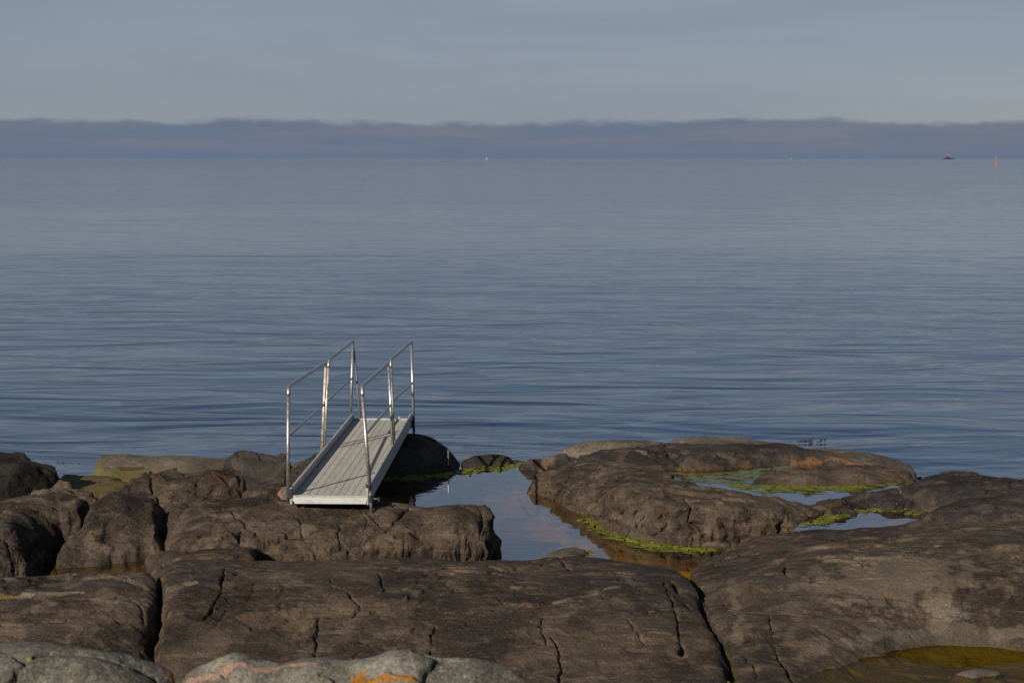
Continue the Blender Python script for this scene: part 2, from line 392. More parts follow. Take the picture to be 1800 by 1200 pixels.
def seg_dist(x, y, poly, closed):
    n = len(poly); d = np.full(x.shape, 1e9)
    rng_ = range(n if closed else n - 1)
    for i in rng_:
        a = poly[i]; b = poly[(i + 1) % n]
        ab = b - a; L = max(ab @ ab, 1e-12)
        t = np.clip(((x - a[0]) * ab[0] + (y - a[1]) * ab[1]) / L, 0, 1)
        d = np.minimum(d, (x - a[0] - t * ab[0]) ** 2 + (y - a[1] - t * ab[1]) ** 2)
    return np.sqrt(d)
def inside(x, y, poly):
    c = np.zeros(x.shape, bool); n = len(poly)
    for i in range(n):
        (x0, y0), (x1, y1) = poly[i], poly[(i + 1) % n]
        if y0 == y1: continue
        c ^= ((y0 > y) != (y1 > y)) & (x < (x1 - x0) * (y - y0) / (y1 - y0) + x0)
    return c
SURF = {}
def P3(p):
    if p[0] == 'w': return np.array(p[1:4], float)
    return at_z(*p[:3])
def rock(name, label, outline, inner=(), mat='brown', er=0.16, ed=0.10, skirt=3.2, base=-0.45, res=0.013, rough=1.0,
         cracks=(), dents=(), tints=(), wl=None, joints=0.5, broad=0.05, facet=0.8, seed=0, fol_dir=0.2, key=None, kind=None, cat='rock', wobble=1.0, rag=1.0, wetcol=(0.075, 0.055, 0.012)):
    O = np.array([P3(p) for p in outline]); I = np.array([P3(p) for p in inner]) if len(inner) else np.zeros((0, 3))
    poly = O[:, :2]
    C = np.concatenate([O + np.array([0, 0, ed * 0.35]), I])
    T = TPS(C); T.z1 = float(C[:, 2].max())
    if key: SURF[key] = T
    mar = 0.45
    x0, y0 = poly.min(0) - mar; x1, y1 = poly.max(0) + mar
    nx = int((x1 - x0) / res) + 1; ny = int((y1 - y0) / res) + 1
    gx, gy = np.meshgrid(np.linspace(x0, x1, nx), np.linspace(y0, y1, ny))
    gx = gx.ravel(); gy = gy.ravel()
    sd = seg_dist(gx, gy, poly, True); sd = np.where(inside(gx, gy, poly), sd, -sd)
    keep0 = sd > -mar
    x = gx[keep0]; y = gy[keep0]; sd = sd[keep0]
    s = seed * 13
    wx = x + 0.05 * perlin(x * 3, y * 3, s + 1); wy = y + 0.05 * perlin(x * 3, y * 3, s + 2)
    sd = sd + wobble * (0.055 * perlin(x * 2.3, y * 2.3, s + 3) + 0.026 * perlin(x * 6, y * 6, s + 4) + 0.012 * perlin(x * 15, y * 15, s + 5))
    z = T(x, y)
    # broad undulation, foliation ridges running with the rock, small relief
    ca, sa = math.cos(fol_dir), math.sin(fol_dir)
    u = wx * ca + wy * sa; v = -wx * sa + wy * ca
    z = z + broad * fbm(wx * 0.75, wy * 0.75, 2, s + 6) * min(1.0, rough) + rough * (0.020 * fbm(u * 0.9, v * 2.6, 3, s + 9, 0.5)
                     + 0.0050 * fbm(u * 3.0, v * 6.0, 4, s + 15, 0.6))
    # ledges: layered steps where sheets of rock have flaked off
    lay = fbm(u * 0.7, v * 1.6, 4, s + 21, 0.55)
    z = z + rough * 0.038 * (sstep(0.10, 0.145, lay) + sstep(-0.26, -0.21, lay) - 1.0) * sstep(-0.2, 0.35, perlin(x * 0.8, y * 0.8, s + 25))
    # natural joints
    if joints > 0:
        e, cid, _, _ = worley_edge((u + 0.09 * perlin(x * 4, y * 4, s + 31)) * 0.85, (v + 0.07 * perlin(x * 4, y * 4, s + 32)) * 1.25, s + 33)
        wdt = 0.012 + 0.010 * perlin(x * 2, y * 2, s + 34)
        m = np.exp(-(e / np.maximum(wdt, 0.004)) ** 2) * sstep(-0.02, 0.25, perlin(x * 0.9, y * 0.9, s + 35) + 0.12 * perlin(x * 6, y * 6, s + 36))
        z = z - joints * 0.05 * m + rough * 0.014 * (JX[cid] - 0.5) * joints * sstep(0.0, 0.05, e)
    if facet > 0:
        for fs, fa, sh in ((1.5, 0.050, 71), (3.6, 0.020, 75)):
            e, cid, bx, by = worley_edge((u + 0.06 * perlin(x * 3, y * 3, s + sh)) * fs * 0.75, (v + 0.06 * perlin(x * 3, y * 3, s + sh + 1)) * fs * 1.25, s + sh)
            z = z + facet * fa * ((JX[cid] - 0.5) * 1.1 + (JY[cid] - 0.5) * 1.5 * bx + (JX[(cid * 7 + 3) & 1023] - 0.5) * 1.5 * by) * sstep(-0.25, 0.25, perlin(x * 0.9 + 5, y * 0.9, s + sh + 2))
    hl = perlin(wx * 1.15 + 0.25 * perlin(x * 2.7, y * 2.7, s + 91), wy * 1.7 + 0.25 * perlin(x * 2.7, y * 2.7, s + 92), s + 93) + 0.05 * perlin(x * 11, y * 11, s + 94)
    z = z - rough * 0.022 * np.exp(-(hl / 0.020) ** 2) * sstep(0.05, 0.3, perlin(x * 0.7 + 9, y * 0.7, s + 95) + 0.15 * perlin(x * 5, y * 5, s + 96))
    gq = fbm(u * 2.2, v * 4.2, 3, s + 97, 0.55)
    z = z - rough * 0.018 * sstep(0.56, 0.66, gq) - rough * 0.005 * np.maximum(0, perlin(x * 9, y * 9, s + 99) - 0.25)
    # rounded rim and flank
    tt = np.clip(sd / er, 0, 1)
    z = z - ed * (1 - np.sqrt(np.maximum(0, 1 - (1 - tt) ** 2)))
    out_ = np.maximum(0, -sd)
    z = z - skirt * out_ * (1 + 0.35 * perlin(x * 7, y * 7, s + 41)) 
    for (px, py, rad, amp) in dents:
        q = hit(px, py, T); z = z + amp * np.exp(-((x - q[0]) ** 2 + (y - q[1]) ** 2 * 0.7) / rad ** 2)
    # cracks traced as lines on the rock
    for ck in cracks:
        pts, wd, dp = ck[:3]; wd = max(0.0062, wd * 0.52); dp *= 1.15
        q = np.array([hit(a, b, T)[:2] for a, b in pts])
        bb = (x > q[:, 0].min() - 0.3) & (x < q[:, 0].max() + 0.3) & (y > q[:, 1].min() - 0.3) & (y < q[:, 1].max() + 0.3)
        xb, yb = x[bb], y[bb]
        xq = xb + 0.030 * perlin(xb * 5, yb * 5, s + 51) + 0.012 * perlin(xb * 17, yb * 17, s + 53)
        yq = yb + 0.030 * perlin(xb * 5, yb * 5, s + 52) + 0.012 * perlin(xb * 17, yb * 17, s + 54)
        dd_ = seg_dist(xq, yq, q, False)
        wv = wd * (1.0 + 0.7 * perlin(xb * 3.5, yb * 3.5, s + 55))
        z[bb] -= dp * np.exp(-(dd_ / np.maximum(wv, 0.35 * wd)) ** 4) * (0.8 + 0.4 * perlin(xb * 4, yb * 4, s + 56))
        z[bb] -= 0.15 * dp * np.exp(-(dd_ / (wd * 3.0)) ** 2) * 0.6
    # tint attribute
    tint = np.zeros((len(x), 4))
    nz = fbm(x * 5, y * 5, 5, s + 61, 0.65)
    def addt(a, colr):
        a = np.clip(a, 0, 1)[:, None]; A0 = tint[:, 3:4]
        An = A0 + a * (1 - A0)
        tint[:, :3] = np.where(An > 1e-6, (tint[:, :3] * A0 * (1 - a) + np.array(colr)[None] * a) / np.maximum(An, 1e-6), tint[:, :3])
        tint[:, 3:4] = An
    for tn in tints:
        if tn[0] == 'line':
            _, pts, wd, colr, st = tn
            q = np.array([hit(a, b, T)[:2] for a, b in pts])
            dl = seg_dist(x + min(.05, wd) * perlin(x * 4, y * 4, s + 71), y + min(.05, wd) * perlin(x * 4, y * 4, s + 72), q, False)
            colr = tuple(v * 0.49 for v in colr); addt(st * sstep(1.0, 0.55, dl / (wd * (1 + 0.8 * nz))), colr)
        elif tn[0] == 'blob':
            _, px, py, rx, ry, colr, st = tn
            q = hit(px, py, T)
            dl = np.sqrt(((x - q[0]) / rx) ** 2 + ((y - q[1]) / ry) ** 2)
            colr = tuple(v * 0.49 for v in colr); addt(st * sstep(1.15, 0.75, dl + 0.55 * nz), colr)
        elif tn[0] == 'below':      # z band
            _, zt, soft, colr, st = tn
            colr = tuple(v * 0.49 for v in colr); addt(st * sstep(zt + soft, zt - soft, z + 0.04 * nz), colr)
    if wl is not None:
        addt(0.92 * sstep(wl + 0.035, wl - 0.01, z + 0.03 * nz), wetcol)
        addt(0.55 * sstep(wl + 0.10, wl + 0.03, z + 0.05 * nz) * sstep(wl - 0.02, wl + 0.03, z), (0.030, 0.024, 0.018))
    # raggedness on the flanks
    st_ = sstep(0.10, -0.05, sd)
    x2 = x + rag * st_ * 0.030 * fbm(x * 3.1 + y * 2.0, z * 7.0, 3, s + 81, 0.6); y2 = y + rag * st_ * 0.035 * fbm(x * 4.0, z * 8.0 + y, 3, s + 84, 0.6)
    idx = np.full(nx * ny, -1, np.int64)
    ok = z > base
    full = np.where(keep0)[0][ok]
    idx[full] = np.arange(len(full))
    V = np.stack([x2[ok], y2[ok], z[ok]], 1); tint = tint[ok]
    g = idx.reshape(ny, nx)
    q = np.stack([g[:-1, :-1], g[:-1, 1:], g[1:, 1:], g[1:, :-1]], -1).reshape(-1, 4)
    q = q[(q >= 0).all(1)]
    org = np.array([poly[:, 0].mean(), poly[:, 1].mean(), base])
    o = fast_grid_mesh(name, V, q, M[mat], org, {'tint': tint})
    return tag(o, label, None if kind == 'structure' and cat is None else cat, kind=kind)
def hit(px, py, T):
    d = ray(px, py)
    zs = np.linspace(T.z1 + 0.15, T.z1 - 1.2, 400); t = (zs - CAMZ) / d[2]
    X = d[0] * t; Y = d[1] * t
    k = np.where(zs <= T(X, Y))[0]
    k = k[0] if len(k) else len(zs) // 2
    return np.array([X[k], Y[k], zs[k]])

# --- shore ground under everything (also the floor of the pools)
def build_bed():
    nx, ny = 700, 330
    xs = np.linspace(-22, 22, nx); ys = np.linspace(1.0, 20.5, ny)
    x, y = [a.ravel() for a in np.meshgrid(xs, ys)]
    z = -0.20 + 0.10 * fbm(x * 0.8, y * 0.8, 4, 201) + 0.05 * fbm(x * 3, y * 3, 4, 205)
    z = z - 0.45 * sstep(18.0, 19.5, y)
    rise = sstep(10.5, 6.0, y); z = z * (1 - rise) + rise * (1.15 + 0.10 * fbm(x, y, 4, 209)) + 0.9 * sstep(6.0, 2.0, y)
    V = np.stack([x, y, z], 1)
    q = np.array([at_z(a, b, 0.0)[:2] for a, b in ((935, 850), (1000, 885), (1060, 930), (1150, 960), (1260, 975))])
    dl = seg_dist(x, y, q, False) + 0.10 * fbm(x * 2, y * 2, 4, 221)
    tn = np.zeros((len(V), 4)); tn[:, :3] = (0.20, 0.118, 0.016); tn[:, 3] = sstep(0.75, 0.25, dl)
    i = (np.arange(ny - 1)[:, None] * nx + np.arange(nx - 1)[None]).ravel()
    F = np.stack([i, i + 1, i + nx + 1, i + nx], 1)
    o = fast_grid_mesh('shore_ground', V, F, M['bed'], np.zeros(3), {'tint': tn})
    tag(o, 'brown amber rock floor under the pools and between the slabs', 'ground', kind='structure')
build_bed()

ORANGE = (0.42, 0.17, 0.012); PINK = (0.42, 0.26, 0.19); PALE = (0.30, 0.26, 0.20); RUST = (0.26, 0.11, 0.035); OLIVE = (0.080, 0.072, 0.011)

# 1 front slab
rock('rock', 'broad brown slab with long thin cracks in front of the rock pool', [
    (280, 1002, .26), (340, 978, .20), (420, 980, .20), (600, 984, .17), (720, 980, .15), (830, 986, .12), (950, 979, .10), (1000, 981, .09), (1060, 984, .08),
    (1190, 997, .06), (1207, 1008, .12), (1232, 1070, .16), (1262, 1120, .10), (1276, 1165, .04), (1280, 1230, .00), (900, 1240, -.05), (600, 1240, -.05), (320, 1230, -.05), (284, 1140, .10), (294, 1075, .22), (292, 1040, .28)],
    [(400, 1020, .33), (600, 1015, .33), (850, 1015, .31), (1050, 1020, .27), (1150, 1030, .24), (400, 1080, .24), (600, 1080, .25), (850, 1085, .24), (1080, 1090, .22), (1200, 1110, .17),
     (500, 1160, .06), (800, 1160, .07), (1100, 1165, .07)],
    'brown', er=0.14, ed=0.05, res=0.010, seed=1, key='R1', facet=0.25, rough=0.6, broad=0.06, fol_dir=0.12, joints=0.35, wobble=0.45,
    cracks=[([(398, 997), (390, 1020), (380, 1050), (372, 1070), (360, 1085)], .010, .06), ([(455, 1005), (470, 1000), (580, 1022), (582, 1018)], .006, .02),
            ([(585, 1028), (620, 1045), (632, 1068), (625, 1080)], .009, .05), ([(560, 1080), (556, 1110), (555, 1150)], .009, .05),
            ([(605, 1130), (628, 1118), (648, 1130), (690, 1135)], .007, .035), ([(670, 1010), (673, 1040)], .008, .05), ([(762, 1095), (760, 1120), (754, 1150)], .009, .05),
            ([(955, 1080), (953, 1105), (957, 1135)], .008, .045), ([(972, 1118), (985, 1160), (988, 1178), (982, 1200)], .010, .06),
            ([(1105, 1086), (1140, 1076), (1165, 1068)], .007, .035), ([(1105, 1088), (1120, 1110), (1130, 1125)], .006, .025), ([(960, 1055), (1010, 1048), (1080, 1036)], .008, .022),
            ([(1165, 1025), (1182, 1060), (1190, 1085), (1196, 1120), (1197, 1145)], .008, .05), ([(1183, 1025), (1192, 1042)], .045, .10), ([(1205, 1055), (1212, 1065)], .035, .10),
            ([(1200, 1132), (1203, 1145)], .032, .10), ([(862, 995), (885, 998), (912, 996)], .055, .12), ([(985, 985), (1000, 998)], .020, .06), ([(1043, 1100), (1050, 1095)], .014, .04),
            ([(860, 1045), (905, 1042), (940, 1050)], .006, .02)],
    tints=[('blob', 640, 1065, .55, .18, (0.17, 0.125, 0.085), .5), ('blob', 330, 1032, .06, .05, (0.30, 0.23, 0.15), .8), ('line', [(975, 1056), (1030, 1046), (1085, 1034)], .03, (0.22, 0.18, 0.14), .7),
           ('blob', 1245, 1105, .10, .10, (0.19, 0.12, 0.07), .6), ('blob', 480, 1085, .4, .12, (0.19, 0.13, 0.085), .45), ('blob', 930, 1060, .08, .03, (0.2, 0.09, 0.06), .6)])
# 2 front-left slab
rock('rock', 'brown slab blotched with black lichen at the left end of the front row', [
    (-520, 1016, .30), (0, 1014, .30), (100, 1011, .30), (200, 1007, .30), (266, 1004, .29), (274, 1030, .25), (272, 1065, .18), (264, 1110, .06), (256, 1150, -.04), (150, 1215, -.05), (-520, 1215, -.05)],
    [(100, 1035, .33), (0, 1040, .34), (200, 1040, .31), (100, 1090, .20), (0, 1090, .20), (210, 1100, .12)],
    'crusty', er=0.12, ed=0.05, res=0.0115, seed=2, key='L9', facet=0.4, rough=0.65, fol_dir=0.10, joints=0.25, wobble=0.45,
    cracks=[([(0, 1100), (60, 1098), (130, 1092), (190, 1085)], .012, .035), ([(205, 1050), (240, 1075), (255, 1100)], .008, .04)],
    tints=[('line', [(0, 1043), (60, 1040), (140, 1038)], .035, (0.30, 0.24, 0.16), .75), ('blob', 10, 1042, .06, .03, (0.32, 0.18, 0.03), .7), ('blob', 225, 1060, .25, .10, (0.17, 0.13, 0.095), .5),
           ('blob', 90, 1022, .6, .05, (0.16, 0.13, 0.10), .5)])
# 3 right slab
rock('rock', 'wide smooth brown slab with a sunlit hollow, rising to the right of the long crack', [
    (1214, 997, .06), (1262, 968, .08), (1330, 940, .14), (1420, 930, .22), (1480, 930, .26), (1540, 926, .28), (1592, 920, .30), (1650, 898, .34), (1740, 878, .44), (1830, 876, .46), (2450, 880, .48),
    (2450, 1210, .05), (1800, 1230, .00), (1640, 1240, .02), (1400, 1250, .0), (1292, 1240, .0), (1290, 1165, .04), (1272, 1118, .10), (1246, 1075, .14), (1222, 1020, .10)],
    [(1300, 985, .16), (1400, 970, .28), (1500, 970, .34), (1600, 960, .40), (1700, 940, .46), (1800, 930, .50), (1290, 1040, .17), (1400, 1010, .30), (1480, 1020, .32), (1580, 1020, .34), (1700, 1010, .40), (1800, 1000, .42),
     (1350, 1090, .19), (1450, 1080, .20), (1560, 1085, .17), (1680, 1085, .18), (1800, 1080, .20), (1340, 1160, .10), (1420, 1150, .07), (1380, 1193, .035), (1470, 1158, .03), (1555, 1134, .03), (1640, 1122, .03), (1720, 1126, .03), (1800, 1134, .035),
     (1440, 1200, -.03), (1500, 1180, -.05), (1580, 1155, -.05), (1660, 1146, -.05), (1740, 1150, -.05), (1500, 1212, -.06), (1620, 1195, -.08), (1760, 1195, -.06), (1830, 1165, -.05)],
    'brown', er=0.16, ed=0.05, res=0.011, seed=3, key='R3', facet=0.18, broad=0.05, fol_dir=-0.30, joints=0.3, wobble=0.45, rough=0.55, wl=-0.018, wetcol=OLIVE,
    cracks=[([(1300, 1075), (1420, 1085), (1520, 1082), (1560, 1077), (1640, 1085), (1690, 1088)], .010, .045), ([(1379, 992), (1378, 1003), (1387, 1018)], .014, .07), ([(1428, 1022), (1436, 1015), (1455, 1012)], .012, .05),
            ([(1405, 982), (1460, 978), (1480, 972)], .012, .045), ([(1480, 975), (1535, 1003)], .007, .03), ([(1350, 1080), (1358, 1120), (1370, 1150), (1395, 1195)], .009, .05), ([(1665, 930), (1705, 934)], .022, .06), ([(1725, 936), (1785, 928)], .016, .05),
            ([(1210, 992), (1232, 1040), (1240, 1060)], .014, .06), ([(1770, 965), (1800, 985)], .008, .03), ([(1690, 1075), (1700, 1090)], .008, .03), ([(1560, 1095), (1640, 1110)], .006, .015), ([(1310, 1150), (1330, 1190)], .006, .03)],
    dents=[(1296, 1060, .12, -.05), (1320, 1030, .22, .05)],
    tints=[('blob', 1560, 1010, .75, .55, (0.215, 0.168, 0.120), .65), ('line', [(1285, 1015), (1290, 1060), (1300, 1110), (1296, 1130)], .05, (0.20, 0.15, 0.105), .7), ('blob', 1665, 1080, .16, .06, (0.24, 0.20, 0.15), .6),  # first blob: pale tan, with the hollow's sunlight painted into the colour
           ('blob', 1440, 968, .12, .06, (0.21, 0.18, 0.14), .6), ('line', [(1440, 1140), (1560, 1120), (1700, 1112), (1800, 1118)], .10, (0.20, 0.17, 0.135), .45),
           ('blob', 1780, 1185, .25, .2, (0.16, 0.08, 0.02), .7)])
# 4 slab the gangway stands on
rock('rock', 'brown slab split by a diagonal crack, carrying the near end of the gangway', [
    (292, 886, .46), (310, 876, .46), (380, 872, .47), (432, 873, .48), (470, 866, .54), (512, 873, .485), (560, 878, .48), (620, 882, .465), (700, 888, .46), (760, 891, .44), (820, 884, .47), (862, 882, .46), (868, 892, .44),
    (862, 925, .28), (852, 962, .12), (800, 972, .10), (740, 970, .13), (640, 974, .13), (600, 976, .13), (500, 972, .17), (380, 974, .18), (300, 974, .16), (287, 940, .22), (288, 905, .38)],
    [(520, 892, .47), (600, 898, .45), (652, 896, .46), (720, 905, .41), (820, 905, .42), (400, 890, .46), (340, 895, .46), (350, 930, .36), (450, 930, .35), (560, 935, .33), (640, 940, .29), (720, 940, .30), (800, 940, .28), (840, 930, .30)],
    'brown', er=0.08, ed=0.05, res=0.0115, seed=4, key='L1', facet=1.0, broad=0.02, fol_dir=0.10, joints=0.5, wobble=0.5, skirt=5.0, rag=1.6, wl=0.0, rough=1.15,
    cracks=[([(720, 895), (690, 920), (680, 935), (650, 950), (600, 968)], .020, .10), ([(598, 920), (596, 945), (600, 970)], .012, .08), ([(715, 920), (770, 916)], .010, .04), ([(690, 952), (740, 945)], .010, .05),
            ([(400, 930), (425, 925), (440, 930), (470, 938), (540, 940)], .016, .06), ([(425, 935), (420, 970)], .014, .06), ([(300, 948), (360, 945), (420, 952)], .012, .06), ([(405, 900), (430, 925)], .014, .06),
            ([(800, 970), (850, 958)], .012, .05), ([(850, 900), (845, 930), (850, 955)], .02, .06), ([(520, 905), (535, 940)], .01, .035)],
    tints=[('blob', 615, 905, .18, .03, (0.060, 0.040, 0.012), .9), ('blob', 580, 932, .12, .03, (0.24, 0.18, 0.10), .6), ('blob', 505, 922, .2, .06, (0.17, 0.13, 0.09), .5), ('blob', 350, 885, .3, .06, (0.10, 0.085, 0.075), .6)])
# 5 left pair
rock('boulder', 'rugged brown boulder with a deep shadowed cleft at its side, left of the split boulder', [
    (-520, 880, .50), (0, 876, .50), (60, 862, .56), (120, 866, .56), (150, 876, .52), (140, 900, .44), (104, 912, .38), (76, 935, .30), (62, 962, .20), (40, 992, .10), (0, 1004, .08), (-520, 1010, .08)],
    [(40, 900, .50), (0, 930, .42), (90, 885, .52), (30, 960, .28), (-80, 920, .45)],
    'crusty', er=0.09, ed=0.07, res=0.012, seed=5, facet=1.9, wl=None, joints=0.6, rough=1.3, cracks=[([(0, 958), (18, 970), (25, 995)], .014, .07), ([(20, 960), (60, 955)], .010, .05)])
rock('boulder', 'rounded brown boulder split by a long diagonal crack', [
    (184, 876, .50), (230, 870, .50), (282, 878, .48), (284, 905, .40), (276, 945, .24), (252, 978, .08), (200, 990, .05), (150, 992, .06), (90, 994, .08), (100, 960, .22), (118, 936, .32), (150, 918, .42), (170, 896, .46)],
    [(220, 900, .48), (200, 940, .38), (150, 955, .28), (240, 930, .38)],
    'crusty', er=0.10, ed=0.08, res=0.012, seed=6, facet=1.8, joints=0.4, rough=1.1, wl=0.0, cracks=[([(168, 950), (195, 982)], .009, .04), ([(100, 965), (160, 985), (200, 980)], .012, .05)])
rock('boulder', 'low brown rock wedged between the split boulder and the gangway slab', [
    (255, 985, .06), (262, 972, .12), (285, 968, .16), (340, 972, .2), (450, 968, .2), (450, 992, .18), (380, 996, .22), (300, 1002, .22), (268, 998, .12)],
    [(340, 984, .24)], 'brown', er=0.10, ed=0.06, res=0.012, seed=7, joints=0.2, wobble=0.5)
# 6 black boulder far left
rock('boulder', 'black lichened boulder standing at the water at the far left', [
    (-520, 796, .52), (0, 791, .52), (40, 796, .50), (54, 810, .44), (86, 812, .43), (101, 826, .36), (98, 840, .30), (80, 846, .28), (0, 850, .30), (-520, 855, .3)],
    [(0, 812, .49), (-60, 820, .50), (75, 824, .38), (30, 822, .46)], 'black', er=0.07, ed=0.05, wobble=0.6, rough=0.8, broad=0.02, res=0.016, seed=8, facet=1.0, joints=0.5)
rock('boulder', 'small crusted rock spotted with orange lichen in front of the black boulder', [
    (40, 868, .34), (60, 856, .40), (110, 851, .42), (160, 856, .40), (182, 868, .34), (178, 884, .28), (110, 886, .28), (50, 884, .28)],
    [(110, 866, .44)], 'crusty', er=0.10, ed=0.08, res=0.014, seed=9, joints=0.8, rough=1.5, tints=[('blob', 48, 862, .05, .06, (0.35, 0.09, 0.02), .8), ('blob', 120, 862, .2, .06, (0.22, 0.18, 0.14), .5)])
# 7 pale tan rock in water and its olive foot
rock('rock', 'pale tan wave-washed rock with a small puddle and an olive foot, at the sea edge', [
    (168, 812, .14), (176, 800, .20), (240, 798, .22), (320, 800, .20), (380, 803, .19), (430, 802, .18), (470, 815, .10), (440, 845, .02), (380, 860, .0), (300, 862, .0), (230, 858, .0), (185, 850, .0), (172, 832, .06)],
    [(220, 808, .23), (320, 812, .20), (260, 830, .10), (340, 835, .10), (215, 820, .165)],
    'tan', er=0.12, ed=0.06, res=0.016, seed=10, facet=0.0, key='L4', joints=0.0, rough=0.25, wobble=0.6,
    tints=[('below', .125, .05, (0.170, 0.135, 0.045), .85), ('blob', 380, 803, .4, .10, (0.185, 0.15, 0.06), .6), ('line', [(170, 815), (170, 832), (178, 845)], .03, (0.14, 0.17, 0.03), .7)], dents=[(222, 819, .13, -.05)])
rock('rock', 'low olive stained ledge awash between black boulder and tan rock', [
    (92, 846, .06), (110, 832, .10), (150, 834, .08), (190, 836, .05), (240, 850, .05), (240, 872, .02), (150, 872, .04), (100, 868, .06)], [(140, 848, .10)],
    'tan', er=0.1, ed=0.06, res=0.016, seed=11, facet=0.2, joints=0.0, rough=0.7, tints=[('below', .4, .05, (0.15, 0.115, 0.035), .85)])
# 8 rocks left of gangway
rock('boulder', 'dark rounded rock at the sea edge left of the gangway rail', [
    (396, 812, .34), (420, 798, .42), (460, 791, .46), (502, 792, .46), (508, 815, .40), (500, 845, .22), (470, 856, .14), (420, 856, .12), (392, 840, .18)],
    [(450, 815, .46), (480, 815, .47)], 'dark', er=0.10, ed=0.09, res=0.014, seed=12, facet=1.4, joints=0.4)
rock('rock', 'flat broken brown rock with a shadowed notch at its end', [
    (180, 866, .30), (205, 850, .36), (262, 838, .40), (320, 834, .44), (390, 832, .46), (428, 838, .46), (432, 856, .36), (400, 872, .30), (320, 880, .30), (240, 882, .28), (190, 880, .26)],
    [(260, 852, .40), (330, 850, .42), (380, 850, .44)], 'brown', er=0.10, ed=0.08, res=0.013, seed=13, facet=1.9, joints=0.8, rough=1.3, wobble=0.9,
    cracks=[([(258, 842), (266, 860), (270, 880)], .018, .08), ([(340, 845), (400, 855)], .02, .06)], tints=[('blob', 385, 848, .10, .05, (0.22, 0.09, 0.05), .6)])
rock('boulder', 'small dark rock with a rusty edge behind the left gangway rail', [
    (506, 815, .34), (520, 800, .42), (560, 787, .50), (610, 786, .50), (640, 800, .42), (640, 840, .20), (580, 862, .18), (520, 865, .20), (502, 850, .24)],
    [(560, 810, .46), (540, 835, .38)], 'dark', er=0.14, ed=0.10, res=0.014, seed=14, facet=1.8, joints=0.8, rough=1.3, tints=[('line', [(520, 812), (545, 806), (570, 812)], .04, (0.22, 0.14, 0.08), .7), ('blob', 530, 840, .2, .1, (0.15, 0.11, 0.08), .5)])
rock('boulder', 'small weathered rock beside the foot of the left rail', [
    (424, 868, .44), (440, 856, .46), (480, 850, .46), (506, 852, .46), (512, 870, .46), (470, 884, .40), (430, 882, .40)], [(470, 866, .50)],
    'brown', er=0.08, ed=0.06, res=0.013, seed=15, joints=0.3)
rock('stone', 'small pale pink stone by the left foot of the gangway', [
    (491, 866, .55), (494, 857, .58), (504, 855, .58), (509, 862, .56), (507, 872, .53), (496, 873, .53)], [(500, 863, .61)],
    'tan', er=0.03, ed=0.04, res=0.006, seed=16, facet=0.0, joints=0, rough=0.3, wobble=0.2, base=0.35, cat='stone', tints=[('below', 2, .1, (0.30, 0.21, 0.16), .8)])
# 9 rocks behind gangway
rock('boulder', 'dark boulder under the far end of the gangway, striped by rail shadows', [
    (590, 790, .26), (650, 772, .34), (720, 764, .37), (756, 767, .35), (786, 783, .24), (800, 797, .15), (807, 812, .04), (800, 820, .02), (760, 828, .02), (690, 836, .02), (590, 845, .02)],
    [(700, 786, .31), (745, 784, .30), (735, 802, .20), (780, 805, .13), (660, 800, .24)], 'dark', er=0.12, ed=0.06, res=0.013, seed=17, facet=0.35, joints=0.2, rough=0.5, wobble=0.3, wl=0.0, tints=[('blob', 770, 776, .05, .05, (0.28, 0.16, 0.09), .6)])
rock('boulder', 'small dark rock with shadow bars at the head of the pool', [
    (811, 824, .01), (811, 808, .07), (830, 799, .11), (870, 797, .115), (898, 802, .08), (906, 811, .02), (892, 816, .01), (850, 819, .01), (822, 824, .01)],
    [(850, 807, .075), (880, 805, .08), (828, 808, .08)], 'dark', er=0.07, ed=0.05, res=0.012, seed=18, facet=0.2, joints=0.0, rough=0.3, wobble=0.25, wl=0.0)
